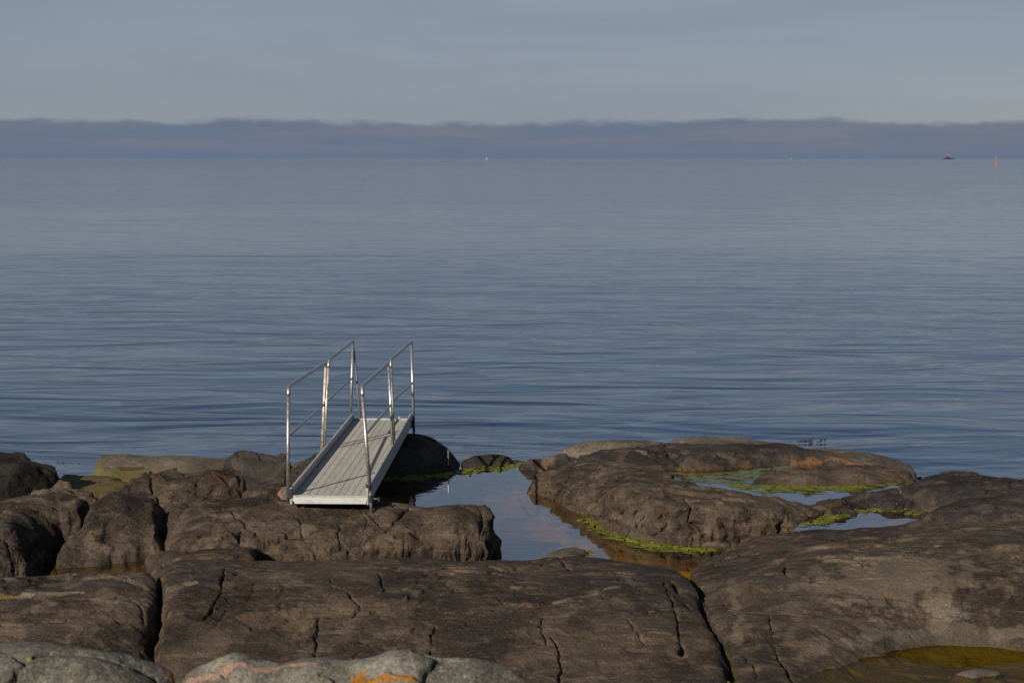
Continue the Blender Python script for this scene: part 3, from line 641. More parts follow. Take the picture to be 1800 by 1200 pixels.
# 10 right complex: base rock holding the upper pools
rock('rock', 'low dark platform holding the shallow upper pools', [
    (1080, 822, .06), (1150, 812, .10), (1500, 812, .13), (1600, 838, .14), (1640, 850, .15), (1660, 880, .16), (1640, 915, .17), (1440, 915, .15), (1300, 895, .12), (1180, 870, .10)],
    [(1250, 838, .13), (1350, 828, .14), (1400, 868, .13), (1520, 905, .15), (1560, 850, .15)], 'dark', er=0.2, ed=0.08, res=0.02, seed=19, facet=0.2, joints=0.2, rough=0.5, tints=[('below', .4, .05, (0.11, 0.10, 0.030), .8)])
rock('boulder', 'big wedge shaped rock with a ledged sunlit face beside the pool', [
    (938, 850, .12), (944, 832, .19), (965, 822, .24), (1020, 817, .31), (1080, 813, .37), (1150, 823, .40), (1200, 838, .39), (1270, 856, .36), (1340, 872, .34), (1420, 884, .34), (1470, 876, .34), (1500, 884, .34), (1440, 900, .28), (1420, 908, .26),
    (1340, 904, .30), (1262, 897, .35), (1226, 891, .38), (1212, 888, .40), (1160, 884, .41), (1092, 874, .38), (1040, 866, .27), (1000, 858, .18), (962, 848, .14)],
    [(1000, 838, .28), (1060, 842, .36), (1120, 858, .43), (1200, 868, .43), (1280, 880, .40), (1350, 892, .36), (1300, 895, .38)],
    'brown', er=0.10, ed=0.05, res=0.011, seed=20, key='R4', facet=1.2, broad=0.02, fol_dir=-0.25, joints=0.6, rough=1.1, wl=0.0, wobble=0.7, skirt=2.6, rag=2.2,
    cracks=[([(1200, 870), (1212, 885), (1216, 910), (1220, 940)], .022, .12), ([(1100, 905), (1140, 903), (1190, 907), (1212, 910)], .016, .08), ([(1120, 915), (1160, 922), (1210, 930)], .018, .08), ([(1040, 850), (1080, 855), (1140, 855), (1200, 852)], .014, .05),
            ([(1040, 935), (1110, 945), (1160, 948)], .014, .05), ([(985, 845), (975, 860)], .03, .08), ([(1310, 905), (1340, 912), (1400, 908)], .03, .06), ([(1385, 893), (1360, 905)], .02, .06), ([(1120, 845), (1160, 840)], .015, .05)],
    tints=[('line', [(1240, 918), (1300, 920), (1410, 918)], .05, (0.10, 0.035, 0.015), .7), ('blob', 1070, 890, .4, .3, (0.135, 0.112, 0.090), .5), ('blob', 960, 840, .15, .12, (0.15, 0.10, 0.07), .4)])
rock('stone', 'rounded brown stone at the corner of the wedge rock above green algae', [
    (1226, 958, .0), (1224, 944, .07), (1240, 935, .11), (1268, 935, .11), (1286, 944, .08), (1286, 960, .0), (1255, 966, -.02)], [(1252, 946, .115)],
    'brown', er=0.08, ed=0.08, res=0.011, seed=21, facet=0.15, joints=0, rough=0.5, wobble=0.4, cat='stone')
rock('rock', 'long dark ridge of rock along the back of the upper pools', [
    (914, 812, .08), (918, 802, .16), (960, 793, .24), (1040, 789, .28), (1120, 783, .33), (1170, 780, .36), (1240, 782, .36), (1330, 787, .34), (1440, 793, .30), (1500, 806, .26), (1535, 816, .22), (1490, 814, .21), (1400, 820, .20), (1300, 824, .20),
    (1220, 830, .20), (1150, 828, .20), (1080, 818, .24), (1000, 816, .14), (950, 817, .08)],
    [(1000, 803, .28), (1100, 800, .33), (1200, 800, .36), (1300, 803, .34), (1400, 806, .30)], 'dark', er=0.10, ed=0.05, res=0.014, seed=22, key='R5', facet=0.5, joints=0.4, wobble=0.5, fol_dir=-0.1,
    cracks=[([(1168, 780), (1175, 800), (1200, 822)], .014, .06), ([(1095, 790), (1150, 808), (1170, 818)], .012, .04), ([(1290, 803), (1300, 792)], .012, .05), ([(1320, 803), (1340, 795)], .012, .05), ([(925, 803), (945, 815)], .014, .06)],
    tints=[('blob', 962, 800, .10, .10, (0.22, 0.13, 0.08), .7), ('line', [(1400, 816), (1460, 808), (1520, 811)], .05, (0.26, 0.13, 0.055), .75), ('line', [(1190, 822), (1240, 824), (1330, 820)], .05, (0.16, 0.09, 0.045), .5), ('line', [(1100, 792), (1150, 802)], .02, (0.2, 0.16, 0.12), .6)])
rock('rock', 'pale tan hump behind the dark ridge, left of the notch', [
    (984, 792, .18), (1020, 780, .24), (1080, 773, .28), (1130, 772, .28), (1166, 776, .26), (1172, 792, .22), (1150, 806, .18), (1040, 806, .16)], [(1090, 784, .30)], 'tan', er=0.10, ed=0.05, res=0.016, seed=23, facet=0.1, joints=0, rough=0.5, wobble=0.3)
rock('rock', 'long pale tan hump sloping to the sea behind the dark ridge', [
    (1174, 792, .24), (1176, 774, .28), (1240, 766, .31), (1300, 768, .30), (1400, 783, .24), (1480, 791, .20), (1560, 802, .15), (1603, 816, .08), (1610, 828, .06), (1580, 832, .10), (1500, 822, .16), (1350, 800, .22)],
    [(1250, 782, .33), (1350, 788, .27), (1500, 806, .20)], 'tan', er=0.10, ed=0.05, res=0.016, seed=24, facet=0.1, joints=0, rough=0.5, wobble=0.3, tints=[('line', [(1560, 828), (1600, 826)], .05, (0.2, 0.12, 0.06), .5)])
rock('rock', 'low whale backed rock lying between two green edged pools', [
    (1312, 851, .23), (1345, 836, .25), (1390, 827, .28), (1450, 822, .30), (1540, 818, .30), (1600, 832, .26), (1606, 842, .24), (1560, 847, .24), (1480, 853, .22), (1380, 854, .22)],
    [(1420, 838, .33), (1500, 834, .34), (1560, 832, .31)], 'brown', er=0.10, ed=0.05, res=0.013, seed=25, facet=0.15, joints=0.15, rough=0.7, wobble=0.3, wl=0.2, cracks=[([(1540, 826), (1590, 838)], .014, .05)])
rock('rock', 'dark cracked rock at the sea edge beyond the right hand pool', [
    (1436, 886, .24), (1480, 874, .28), (1540, 862, .32), (1590, 852, .36), (1625, 838, .40), (1655, 831, .43), (1700, 829, .43), (1760, 837, .40), (1830, 842, .40), (2450, 846, .40), (2450, 905, .34), (1830, 892, .38), (1740, 890, .36), (1650, 896, .28), (1600, 893, .26), (1540, 892, .25), (1490, 896, .24), (1450, 900, .22)],
    [(1560, 875, .36), (1640, 862, .42), (1720, 855, .47), (1800, 860, .47), (1700, 875, .44)], 'dark', er=0.12, ed=0.05, res=0.013, seed=26, key='R8', facet=0.6, joints=0.6, wobble=0.5, fol_dir=-0.2,
    cracks=[([(1572, 848), (1580, 862), (1590, 875)], .012, .04), ([(1625, 865), (1605, 885)], .016, .06), ([(1670, 862), (1700, 855)], .014, .05), ([(1776, 845), (1778, 865)], .012, .05)],
    tints=[('line', [(1685, 836), (1740, 837), (1780, 842)], .06, (0.19, 0.12, 0.07), .55), ('line', [(1572, 848), (1585, 870)], .02, (0.25, 0.21, 0.16), .6)])
rock('boulder', 'dark slab corner rising at the right edge above the sunlit hollow', [
    (1610, 908, .36), (1660, 892, .42), (1740, 876, .50), (1830, 868, .54), (2450, 868, .54), (2450, 905, .54), (1830, 905, .52), (1700, 920, .46)],
    [(1780, 890, .56)], 'dark', er=0.2, ed=0.08, res=0.013, seed=27, joints=0.3, wobble=0.6, cracks=[([(1690, 895), (1640, 905)], .014, .04)])
rock('stone', 'low flat grey stone awash at the near edge of the pool', [
    (958, 974, .02), (975, 965, .05), (1010, 961, .06), (1030, 964, .05), (1034, 972, .02), (1020, 980, .02), (985, 984, .02)], [(1000, 971, .07)],
    'tan', er=0.06, ed=0.04, res=0.011, seed=28, facet=0.1, joints=0, rough=0.3, wobble=0.3, cat='stone', wl=0.0, tints=[('below', 2, .1, (0.12, 0.105, 0.09), .7)])
rock('stone', 'flat grey stone lying in the brown puddle of the right slab', [
    (1672, 1184, .00), (1690, 1177, .025), (1730, 1174, .03), (1756, 1178, .025), (1752, 1186, .01), (1710, 1190, .0)], [(1715, 1181, .035)],
    'tan', er=0.05, ed=0.03, res=0.008, seed=29, facet=0.1, joints=0, rough=0.3, wobble=0.3, cat='stone', base=-.25, tints=[('below', 2, .1, (0.10, 0.09, 0.078), .8)])
# 11 foreground
rock('boulder', 'grey foreground rock with a dark lengthwise crack and orange lichen dots', [
    (-520, 1128, 1.80), (0, 1126, 1.80), (100, 1128, 1.80), (180, 1139, 1.77), (250, 1154, 1.73), (298, 1178, 1.66), (306, 1200, 1.60), (306, 1290, 1.45), (-520, 1320, 1.45)],
    [(50, 1150, 1.82), (150, 1165, 1.78), (50, 1220, 1.70), (220, 1190, 1.70)], 'grey', er=0.07, ed=0.03, res=0.0055, broad=0.008, seed=30, facet=0.12, base=0.9, skirt=3.0, joints=0.0, rough=0.28, wobble=0.25,
    cracks=[([(60, 1148), (115, 1147), (140, 1146), (190, 1158), (230, 1170), (270, 1187)], .020, .09), ([(118, 1146), (140, 1147)], .02, .06), ([(30, 1148), (45, 1155), (30, 1170), (5, 1195)], .012, .06), ([(10, 1143), (0, 1145)], .012, .05), ([(220, 1160), (234, 1163)], .012, .05)],
    tints=[('blob', 79, 1147, .016, .02, ORANGE, .95), ('blob', 55, 1151, .02, .015, (0.35, 0.24, 0.06), .7), ('blob', 297, 1184, .022, .03, ORANGE, .9), ('blob', 80, 1186, .04, .02, (0.3, 0.2, 0.08), .5), ('line', [(140, 1150), (200, 1162)], .012, (0.33, 0.31, 0.28), .5)])
rock('boulder', 'grey foreground rock with a pink vein and a streak of orange lichen', [
    (317, 1200, 1.62), (322, 1182, 1.67), (360, 1163, 1.72), (450, 1158, 1.73), (500, 1165, 1.71), (580, 1157, 1.73), (650, 1153, 1.74), (760, 1155, 1.73), (840, 1158, 1.72), (900, 1172, 1.68), (934, 1190, 1.63), (940, 1215, 1.57), (920, 1300, 1.42), (620, 1320, 1.40), (330, 1300, 1.42)],
    [(420, 1175, 1.73), (560, 1172, 1.73), (700, 1170, 1.74), (840, 1180, 1.70), (600, 1230, 1.60), (800, 1230, 1.60), (420, 1230, 1.60)], 'grey', er=0.06, ed=0.03, res=0.0055, broad=0.008, seed=31, facet=0.12, base=0.9, skirt=3.0, joints=0.0, rough=0.28, wobble=0.25,
    cracks=[([(765, 1160), (760, 1175), (748, 1192)], .016, .08), ([(560, 1190), (640, 1196), (750, 1190)], .010, .04), ([(370, 1170), (395, 1176)], .008, .03)],
    tints=[('line', [(325, 1206), (380, 1192), (440, 1178), (500, 1171), (555, 1168)], .013, PINK, .8), ('line', [(620, 1195), (650, 1194), (690, 1190), (728, 1186)], .013, ORANGE, .95), ('blob', 637, 1189, .018, .022, ORANGE, .95)])

# ------------------------------------------------------------------ pools
def pool(label, pts, z, mat='pool'):
    V = [at_z(px, py, z) for px, py in pts]
    o = link('pool_water', V, [list(range(len(V)))], M[mat], origin=np.array(V).mean(0))
    tag(o, label, 'water', kind='structure')
    if o.data.polygons[0].normal.z < 0: o.data.flip_normals()
    return o
pool('still rock pool mirroring the sky beside the gangway', [(560, 880), (600, 845), (760, 820), (905, 808), (935, 812), (960, 845), (1010, 870), (1060, 900), (1120, 930), (1260, 935), (1270, 968), (1225, 1005), (1100, 1000), (950, 990), (820, 990), (560, 930)], 0.0)
pool('shallow upper pool with green edges behind the wedge rock', [(1100, 815), (1430, 812), (1590, 836), (1590, 870), (1470, 895), (1330, 885), (1180, 860)], 0.215)
pool('narrow pool at the foot of the dark cracked rock', [(1395, 932), (1430, 895), (1650, 882), (1660, 910), (1600, 935), (1450, 945)], 0.235)
pool('shallow brown puddle in a hollow of the right slab', [(1340, 1240), (1400, 1160), (1560, 1115), (1720, 1105), (2450, 1110), (2450, 1240)], 0.0, 'puddle')
pool('dark water in the gap below the split boulder', [(90, 985), (270, 960), (290, 1010), (80, 1015)], 0.04)
pool('small wet notch between tan hump and dark rock', [(1618, 843), (1622, 836), (1638, 835), (1642, 841)], 0.20)
pool('tiny puddle in the pale tan rock', [(222 + 32 * math.cos(a * .5236), 819 + 5 * math.sin(a * .5236)) for a in range(12)], hit(222, 819, SURF['L4'])[2] - 0.014)

# ------------------------------------------------------------------ algae fringes
def algae(label, pts, z, width, height, mat='algae', seed=0):
    width *= 1.6; height *= 0.5
    P = np.array([at_z(px, py, z) for px, py in pts])
    seg = np.linalg.norm(np.diff(P, axis=0), axis=1); L = np.concatenate([[0], np.cumsum(seg)])
    n = max(20, int(L[-1] / 0.012)); t = np.linspace(0, L[-1], n)
    c = np.stack([np.interp(t, L, P[:, k]) for k in range(3)], 1)
    k = 9; ker = np.ones(k) / k
    for j in range(2):
        pad = np.pad(c[:, j], (k, k), mode='edge'); c[:, j] = np.convolve(pad, ker, 'same')[k:-k]
    tg = np.gradient(c, axis=0); tg /= np.maximum(np.linalg.norm(tg, axis=1, keepdims=True), 1e-9)
    nr = np.stack([-tg[:, 1], tg[:, 0]], 1)
    m = max(9, int(width / 0.012)); sgrid = np.linspace(-1, 1, m)
    endf = np.clip(np.minimum(t, L[-1] - t) / 0.12, 0, 1) ** 0.6
    wn = width * 0.5 * (1 + 0.85 * perlin(t * 3.0, t * 0 + seed, 300 + seed) + 0.3 * perlin(t * 14.0, t * 0 + seed, 305 + seed)) * (0.15 + 0.85 * endf)
    wl2 = np.maximum(0.12 * width, wn * (1 + 0.8 * perlin(t * 7.0, t * 0 + 3.3 + seed, 331) + 0.5 * perlin(t * 21.0, t * 0 + 1.3 + seed, 335))); wr2 = np.maximum(0.12 * width, wn * (1 + 0.8 * perlin(t * 7.0, t * 0 + 7.7 + seed, 332) + 0.5 * perlin(t * 23.0, t * 0 + 5.3 + seed, 336)))
    off = np.where(sgrid[None] < 0, sgrid[None] * wl2[:, None], sgrid[None] * wr2[:, None])
    X = c[:, 0:1] + nr[:, 0:1] * off; Y = c[:, 1:2] + nr[:, 1:2] * off
    prof = np.sqrt(np.maximum(0, 1 - sgrid ** 2))[None]
    bump = 0.55 + 0.5 * fbm(X * 14, Y * 14, 3, 311 + seed, 0.6) + 0.35 * perlin(X * 45, Y * 45, 317)
    Z = z - 0.012 + prof * (height * np.maximum(0.1, bump) * (0.3 + 0.7 * endf[:, None]) + 0.010)
    V = np.stack([X.ravel(), Y.ravel(), Z.ravel()], 1)
    i = (np.arange(n - 1)[:, None] * m + np.arange(m - 1)[None]).ravel()
    F = np.stack([i, i + 1, i + m + 1, i + m], 1)
    hole = (0.80 * fbm(X * 15, Y * 15, 4, 341 + seed, 0.65) + 0.62 - 0.75 * np.abs(sgrid)[None] ** 1.5).ravel()
    F = F[hole[F[:, 0]] > 0]
    o = fast_grid_mesh('green_algae', V, F, M[mat], V.mean(0))
    tag(o, label, 'algae', kind='stuff')
algae('lime green algae along the head of the pool below dark rocks', [(660, 843), (720, 840), (780, 834), (830, 829), (880, 823), (912, 818), (940, 822)], 0.0, .22, .04, seed=1)
algae('lime green algae fringe at the foot of the wedge rock', [(1030, 908), (1060, 928), (1090, 944), (1130, 954), (1180, 960), (1225, 966), (1262, 966)], 0.0, .16, .045, seed=2)
algae('thin green algae below the wedge rock tip', [(985, 868), (1005, 885), (1030, 906)], 0.0, .05, .02, 'algae_dim', seed=3)
algae('green algae around the low flat stone', [(1036, 966), (1034, 975), (1022, 984), (1010, 986)], 0.0, .08, .02, seed=4)
algae('small green algae tuft at the near pool edge', [(946, 974), (962, 970)], 0.0, .06, .02, seed=5)
algae('bright algae at the corner of the gangway slab', [(806, 976), (825, 974), (846, 972)], 0.03, .09, .05, seed=6)
algae('yellow green algae along the back of the upper pool', [(1150, 828), (1230, 834), (1300, 830), (1360, 822)], 0.215, .10, .02, 'algae_dim', seed=7)
algae('lime green algae under the whale backed rock', [(1275, 854), (1340, 855), (1420, 857), (1490, 856), (1540, 850), (1575, 845)], 0.215, .20, .025, seed=8)
algae('floating green algae mat on the upper pool', [(1215, 842), (1260, 842), (1310, 838), (1350, 828)], 0.212, .16, .006, 'algae_dim', seed=9)
algae('lime green algae at the back of the narrow pool', [(1410, 922), (1440, 914), (1480, 902), (1540, 896), (1600, 893), (1640, 892)], 0.235, .12, .03, seed=10)
algae('green algae at the right end of the narrow pool', [(1590, 905), (1610, 899), (1638, 894)], 0.235, .12, .02, seed=11)
algae('tuft of green algae in the long crack', [(1274, 1196), (1284, 1199)], 0.03, .05, .04, seed=12)
algae('drifting pale algae streak on the pool', [(962, 922), (985, 919), (1010, 919), (1030, 917)], -0.004, .09, .004, 'algae_dim', seed=13)
algae('green algae in the gap below the split boulder', [(195, 990), (225, 983), (250, 977)], 0.04, .05, .02, 'algae_dim', seed=14)

def algae_film(label, pts, z, mat, seed, dens=0.0):
    poly = np.array([at_z(px, py, z)[:2] for px, py in pts]); res = 0.012
    x0, y0 = poly.min(0); x1, y1 = poly.max(0); nx = int((x1 - x0) / res) + 2; ny = int((y1 - y0) / res) + 2
    gx, gy = np.meshgrid(np.linspace(x0, x1, nx), np.linspace(y0, y1, ny)); x = gx.ravel(); y = gy.ravel()
    sd = seg_dist(x, y, poly, True); sd = np.where(inside(x, y, poly), sd, -sd)
    msk = fbm(x * 4.0, y * 9.0, 5, 400 + seed, 0.65) + dens + np.clip(sd / 0.10, -4, 0.6)
    i = (np.arange(ny - 1)[:, None] * nx + np.arange(nx - 1)[None]).ravel()
    F = np.stack([i, i + 1, i + nx + 1, i + nx], 1); F = F[msk[F[:, 0]] > 0.45]
    V = np.stack([x + 0.006 * perlin(x * 40, y * 40, 5), y + 0.006 * perlin(x * 40, y * 40, 6), z + 0.002 + 0.003 * perlin(x * 20, y * 20, seed)], 1)
    o = fast_grid_mesh('green_algae', V, F, M[mat], V.mean(0)); tag(o, label, 'algae', kind='stuff')
M['film'] = algae_material('pale_green_film', (0.058, 0.074, 0.043), (0.11, 0.13, 0.078))
algae_film('pale green film floating on the upper pool', [(1190, 840), (1280, 830), (1400, 816), (1400, 824), (1350, 838), (1310, 850), (1240, 850)], 0.215, 'film', 1, 0.25)
algae_film('yellow green algae film under the whale backed rock', [(1270, 852), (1400, 853), (1540, 848), (1580, 844), (1520, 862), (1430, 868), (1330, 866)], 0.216, 'algae', 2, 0.10)
algae_film('yellow green algae mat at the corner of the narrow pool', [(1405, 926), (1440, 908), (1500, 896), (1500, 906), (1450, 924)], 0.236, 'algae', 3, 0.3)
algae_film('ragged algae film on the amber shallows by the wedge rock', [(1030, 905), (1090, 945), (1180, 960), (1265, 962), (1240, 974), (1140, 972), (1060, 945)], 0.002, 'algae', 4, -0.05)

# ------------------------------------------------------------------ gangway
def tube(path, r, seg=10):
    P = [np.array(p, float) for p in path]; V = []; F = []
    prev = None
    for i, p in enumerate(P):
        a = P[max(0, i - 1)]; b = P[min(len(P) - 1, i + 1)]
        t = (b - a) / max(np.linalg.norm(b - a), 1e-9)
        if prev is None:
            h = np.array([0, 0, 1.0]) if abs(t[2]) < 0.9 else np.array([1.0, 0, 0])
            n = np.cross(t, h)
        else:
            n = prev - t * (prev @ t)
        n /= np.linalg.norm(n); bn_ = np.cross(t, n); prev = n
        for k in range(seg):
            an = 2 * math.pi * k / seg; V.append(p + r * (math.cos(an) * n + math.sin(an) * bn_))
    for i in range(len(P) - 1):
        for k in range(seg):
            a = i * seg + k; b = i * seg + (k + 1) % seg
            F.append([a, b, b + seg, a + seg])
    F.append(list(range(seg))[::-1]); F.append([(len(P) - 1) * seg + k for k in range(seg)])
    return V, F
def bend(a, b, c, r, n=7):
    a, b, c = [np.array(q, float) for q in (a, b, c)]
    u = (a - b) / np.linalg.norm(a - b); v = (c - b) / np.linalg.norm(c - b)
    p, q = b + u * r, b + v * r
    return [(1 - s) ** 2 * p + 2 * s * (1 - s) * b + s * s * q for s in np.linspace(0, 1, n)]
def box8(c):
    return c, [[0, 3, 2, 1], [4, 5, 6, 7], [0, 1, 5, 4], [1, 2, 6, 5], [2, 3, 7, 6], [3, 0, 4, 7]]
A = np.array([-1.852, 14.08, 0.612]); B = np.array([-1.737, 18.71, 0.546])
GL = np.linalg.norm(B - A); gv = (B - A) / GL; gu = np.cross(gv, [0, 0, 1.0]); gu /= np.linalg.norm(gu); gw = np.cross(gu, gv)
def G(u, v, w_): return A + gu * u + gv * v + gw * w_
root_loc = np.array([A[0], A[1], 0.50])
gang = empty('gangway', root_loc, 'short aluminium gangway with tube handrails laid across the rocks to the sea', 'gangway')
def gbox(name, u0, u1, v0, v1, w0, w1, mat, bevel=0.003, parent=None):
    c = [G(u0, v0, w0), G(u1, v0, w0), G(u1, v1, w0), G(u0, v1, w0), G(u0, v0, w1), G(u1, v0, w1), G(u1, v1, w1), G(u0, v1, w1)]
    V, F = box8(c)
    return link(name, V, F, M[mat], parent or gang, root_loc, bevel=bevel)
nb = 10; hw = 0.37; bw = 2 * hw / nb
for i in range(nb):
    gbox('deck_board', -hw + i * bw + 0.0018, -hw + (i + 1) * bw - 0.0018, 0.012 + 0.004 * ((i * 7) % 3), GL - 0.03, -0.022, 0.0 + 0.0012 * ((i * 5) % 3), 'deck', 0.002)
for sgn, nm in ((-1, 'side_rail_channel'), (1, 'side_rail_channel')):
    # upright web with a small top flange
    a0, a1 = (-hw - 0.030, -hw - 0.004) if sgn < 0 else (hw + 0.004, hw + 0.030)
    ch = gbox(nm, a0, a1, 0.0, GL, -0.085, 0.085, 'alu', 0.004)
    for vv in (0.75, 1.9, 3.1, 4.2):
        gbox('rivet', (a0 if sgn > 0 else a1) - 0.004, (a0 if sgn > 0 else a1) + 0.004, vv, vv + 0.018, 0.04, 0.058, 'shadowsteel', 0, ch)
# sloping end lip with cut corners
lipV = [G(-0.395, 0.0, -0.004), G(0.395, 0.0, -0.004), G(0.375, -0.012, -0.075), G(-0.345, -0.012, -0.075),
        G(-0.395, 0.010, -0.010), G(0.395, 0.010, -0.010), G(0.375, 0.0, -0.080), G(-0.345, 0.0, -0.080)]
link('end_lip', lipV, [[0, 3, 2, 1], [4, 5, 6, 7], [0, 1, 5, 4], [1, 2, 6, 5], [2, 3, 7, 6], [3, 0, 4, 7]], M['alu'], gang, root_loc, bevel=0.003)
gbox('end_angle', -0.39, 0.39, -0.004, 0.010, -0.003, 0.010, 'alu', 0.002)
gbox('end_angle', -hw, hw, GL - 0.028, GL + 0.01, -0.06, 0.020, 'alu', 0.003)
for vv in (0.5, 1.4, 2.3, 3.2, 4.1):
    gbox('cross_beam', -hw, hw, vv, vv + 0.05, -0.075, -0.024, 'alu', 0.003)
# handrails: two welded sections on each side
def gd(px, py, depth): return at_d(px, py, depth)
RT = 0.0185
ZN, ZM1, ZM2, ZF = 14.42, 16.78, 16.98, 18.95
secs = [
    # side, near base, near top, far top, far base, material
    ((506, 873, ZN), (507, 679, ZN), (573, 637, ZM1), (566, 797, ZM1), 'steel', 'rusty'),
    ((569, 795, ZM2), (578, 632, ZM2), (620.5, 599, ZF), (616, 742, ZF), 'rusty', 'steel'),
    ((651, 866, ZN), (636, 679, ZN), (683, 637, ZM1), (691, 799, ZM1), 'steel', 'steel'),
    ((693.5, 794, ZM2), (686.5, 632, ZM2), (723, 600, ZF), (727.5, 758, ZF), 'steel', 'steel'),
]
for (nb_, nt_, ft_, fb_, mn, mf) in secs:
    nB, nT, fT, fB = [gd(*q) for q in (nb_, nt_, ft_, fb_)]
    b1 = bend(nB, nT, fT, 0.10); b2 = bend(nT, fT, fB, 0.06)
    # posts straight, handrail with the bends
    V, F = tube([nB, b1[0] + (nB - b1[0]) * 0.001], RT); link('post', V, F, M[mn], gang, root_loc, smooth=True)
    V, F = tube(b1 + b2, RT); link('handrail', V, F, M['steel'], gang, root_loc, smooth=True)
    V, F = tube([b2[-1], fB], RT); link('post', V, F, M[mf], gang, root_loc, smooth=True)
    k1 = 0.55
    a_ = nB + (nT - nB) * k1; c_ = fB + (fT - fB) * (0.54)
    V, F = tube([a_, c_], RT * 0.78); link('mid_rail', V, F, M['steel'], gang, root_loc, smooth=True)
# slim brace behind the far left post
V, F = tube([gd(622, 612, ZF + .03), gd(633, 731, ZF + 0.02), G(-0.28, GL - 0.01, 0.0)], 0.012); link('brace', V, F, M['shadowsteel'], gang, root_loc, smooth=True)
# post brackets, leg with clamp, far feet
for (px, py, dz) in ((651, 860, ZN), (692, 793, (ZM1 + ZM2) / 2), (727, 745, ZF), (567, 792, (ZM1 + ZM2) / 2), (507, 866, ZN), (616, 738, ZF)):
    c = gd(px, py, dz); s_ = np.sign(c[0] - (A[0] + (c[1] - A[1]) * gv[0] / gv[1]))
    a = c - gu * s_ * 0.045
    lo, hi = np.array([min(a[0], c[0]), c[1] - 0.03 - (0.09 if 780 < py < 800 else 0), c[2] - 0.05]), np.array([max(a[0], c[0]), c[1] + 0.03 + (0.09 if 780 < py < 800 else 0), c[2] + 0.05])
    q = [np.array([lo[0], lo[1], lo[2]]), np.array([hi[0], lo[1], lo[2]]), np.array([hi[0], hi[1], lo[2]]), np.array([lo[0], hi[1], lo[2]])]
    V, F = box8(q + [p + np.array([0, 0, hi[2] - lo[2]]) for p in q]); link('post_bracket', V, F, M['black_iron'], gang, root_loc, bevel=0.004)
foot = gd(653, 900, ZN - 0.02); V, F = tube([gd(650.5, 862, ZN - 0.01), foot], 0.016); link('leg', V, F, M['steel'], gang, root_loc, smooth=True)
cl = gd(652, 876, ZN - 0.02)
V, F = tube([cl + [0, 0, .035], cl + [0, 0, .025], cl - [0, 0, .025], cl - [0, 0, .035]], 0.030, 12); cp = link('clamp', V, F, M['black_iron'], gang, root_loc)
V, F = tube([cl + [0.0, 0, 0], cl + [0.085, -0.02, 0.0]], 0.010, 8); link('clamp_handle', V, F, M['black_iron'], cp, root_loc)
V, F = tube([cl + [0.085, -0.02, -.02], cl + [0.085, -0.02, 0.02]], 0.012, 8); link('clamp_knob', V, F, M['black_iron'], cp, root_loc)
for px, pz in ((727.5, 0), (616, 0)):
    t0 = gd(px, 748, ZF); V, F = tube([t0, [t0[0], t0[1], 0.30]], 0.017); link('leg', V, F, M['shadowsteel'], gang, root_loc, smooth=True)
V, F = tube([G(0.24, GL - 0.02, 0.018), G(0.24, GL - 0.02, 0.035), G(0.24, GL - 0.02, 0.045)], 0.022, 10); link('end_cap', V, F, M['white'], gang, root_loc)

# iron pin on the dark boulder
pb = at_d(788, 803, 18.35)
V, F = tube([pb - [0, 0, .10], pb + [0.0, 0, .09]], 0.010); link('iron_pin', V, F, M['steel'], None, pb - [0, 0, .1])
tag(bpy.data.objects['iron_pin'], 'short bare iron pin set in the dark boulder behind the gangway', 'pin')

# ------------------------------------------------------------------ seaweed breaking the surface
def weed(px, py, h, label, group, seed):
    h = h * 0.42; r = random.Random(seed); base = at_z(px, py, -0.012); V = []; F = []
    for k in range(5):
        a = r.uniform(0, 6.28); b = base + np.array([math.cos(a), math.sin(a), 0]) * r.uniform(0, h * .5)
        tip = b + np.array([r.uniform(-1.5, 1.5) * h, r.uniform(-.8, .8) * h, h * r.uniform(.2, .8)])
        v, f = tube([b, (b * .45 + tip * .55) + np.array([0, 0, .15 * h]), tip], 0.003 + .10 * h, 6); n = len(V); V += v; F += [[i + n for i in q] for q in f]
    o = link('seaweed_tuft', V, F, M['weed'], None, base, smooth=True); tag(o, label, 'seaweed', group)
wl_ = [(1302, 764, .05), (1311, 766, .06), (1319, 764, .05), (1328, 767, .05), (1336, 766, .04), (1348, 765, .04), (1358, 770, .04), (1364, 772, .05), (1378, 768, .05), (1390, 766, .05), (1396, 773, .03), (1406, 776, .05), (1421, 775, .12), (1437, 777, .05), (1448, 774, .09), (1457, 778, .03)]
for i, (a, b, h) in enumerate(wl_): weed(a, b, h, 'dark tuft of seaweed poking from the sea off the tan hump', 'seaweed tufts off the tan hump', i)
for i, (a, b, h) in enumerate([(100, 809, .05), (113, 814, .05), (137, 815, .04)]): weed(a, b, h, 'dark seaweed speck in the sea beside the black boulder', 'seaweed by the black boulder', 50 + i)

# ------------------------------------------------------------------ far marks on the horizon
def lathe(prof, c, seg=14):
    V = []; F = []
    for r, z in prof:
        for k in range(seg): V.append(c + np.array([r * math.cos(2 * math.pi * k / seg), r * math.sin(2 * math.pi * k / seg), z]))
    for i in range(len(prof) - 1):
        for k in range(seg):
            a = i * seg + k; b = i * seg + (k + 1) % seg; F.append([a, b, b + seg, a + seg])
    F.append(list(range(seg))[::-1]); F.append([(len(prof) - 1) * seg + k for k in range(seg)])
    return V, F
def place(px, d): 
    p = at_z(px, 279 + FPX * CAMZ / d, 0.0); return p
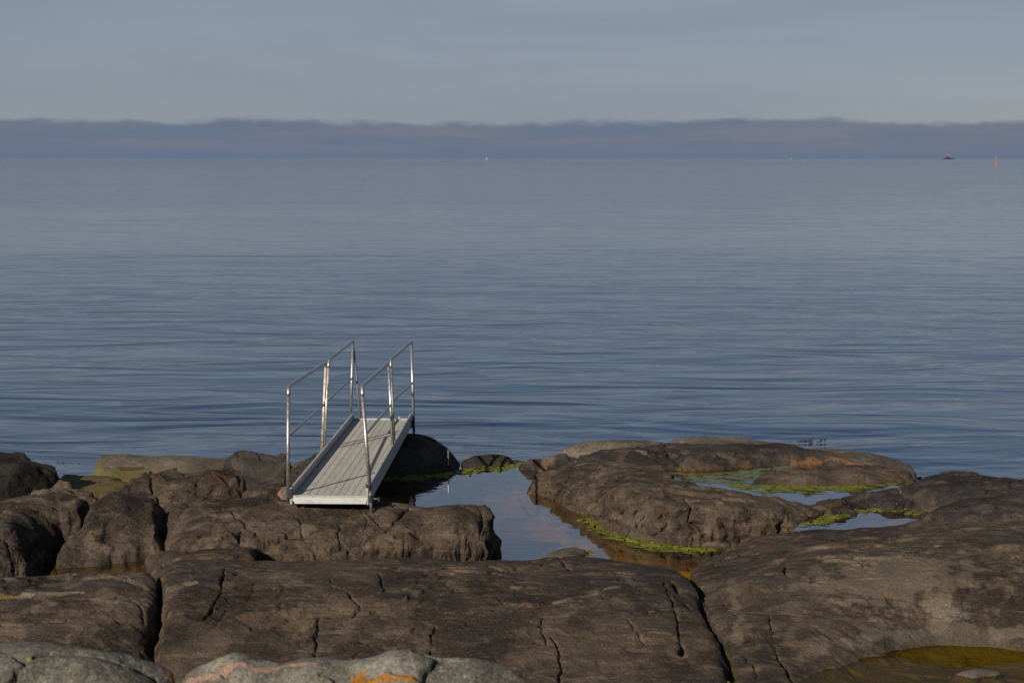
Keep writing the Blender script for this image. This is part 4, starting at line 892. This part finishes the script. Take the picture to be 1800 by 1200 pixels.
# skerry with a red-topped tower
p = place(1667, 7000.0); n = 40; V = []; F = []
for i in range(n + 1):
    s_ = i / n * 2 - 1; hgt = 7.5 * (1 - abs(s_) ** 2.5) * (1 + .35 * math.sin(i * 1.7) * .5 + .2 * math.sin(i * .6 + 1)) + .05
    for yy, zz in ((-14, -1), (-6, hgt * .9), (6, hgt), (14, -1)): V.append(p + np.array([s_ * 34, yy * (1 - .8 * s_ * s_), zz]))
for i in range(n):
    for k in range(3): a = i * 4 + k; F.append([a, a + 4, a + 5, a + 1])
tag(link('skerry', V, F, M['islet'], None, p), 'low black skerry on the horizon carrying a red topped tower', 'skerry')
bc = place(1665, 7000.0) + np.array([0, 0, 5.0])
lt = empty('beacon_tower', bc, 'small far beacon tower with red top on the black skerry', 'beacon')
V, F = lathe([(4.4, 0), (3.9, 12)], bc); link('tower', V, F, M['islet'], lt, bc)
V, F = lathe([(5.2, 12), (5.2, 13), (4.6, 13), (4.6, 20), (5.4, 20.5), (0.6, 24)], bc); link('lantern', V, F, M['red'], lt, bc)
# red spar buoy
p = place(1751.5, 1000.0); by = empty('spar_buoy', p, 'tall red spar buoy standing in the sea near the horizon', 'buoy')
V, F = lathe([(.9, -.5), (.9, .6), (.45, 1.0)], p); link('float', V, F, M['red'], by, p)
V, F = lathe([(.55, 1.0), (.5, 4.0), (.4, 4.9)], p); link('spar', V, F, M['red'], by, p)
# white sails
for px, d, hh in ((855, 5200.0, 12.5), (1391, 6500.0, 9.0)):
    p = place(px, d)
    sb = empty('sailboat', p, 'far white sail on the horizon, the larger one' if hh > 12 else 'fainter far white sail on the horizon beside the skerry', 'sailboat')
    V = [p + np.array(q) * hh / 15 for q in ((-5, -1.5, .2), (5, 0, .5), (-5, 1.5, .2), (-4, -1, 1.8), (6, 0, 2.0), (-4, 1, 1.8))]
    link('hull', V, [[0, 1, 4, 3], [1, 2, 5, 4], [2, 0, 3, 5], [3, 4, 5], [2, 1, 0]], M['white'], sb, p)
    V = [p + np.array(q) * hh / 15 for q in ((-4, -.15, 2.6), (4.2, -.15, 2.4), (0.6, -.15, 15), (-4, .15, 2.6), (4.2, .15, 2.4), (0.6, .15, 15), (-1.5, -.9, 8), (-1.5, -.6, 8))]
    link('sail', V, [[0, 1, 2, 6], [3, 7, 5, 4], [0, 3, 4, 1], [1, 4, 5, 2], [2, 5, 7, 6], [6, 7, 3, 0]], M['white'], sb, p)
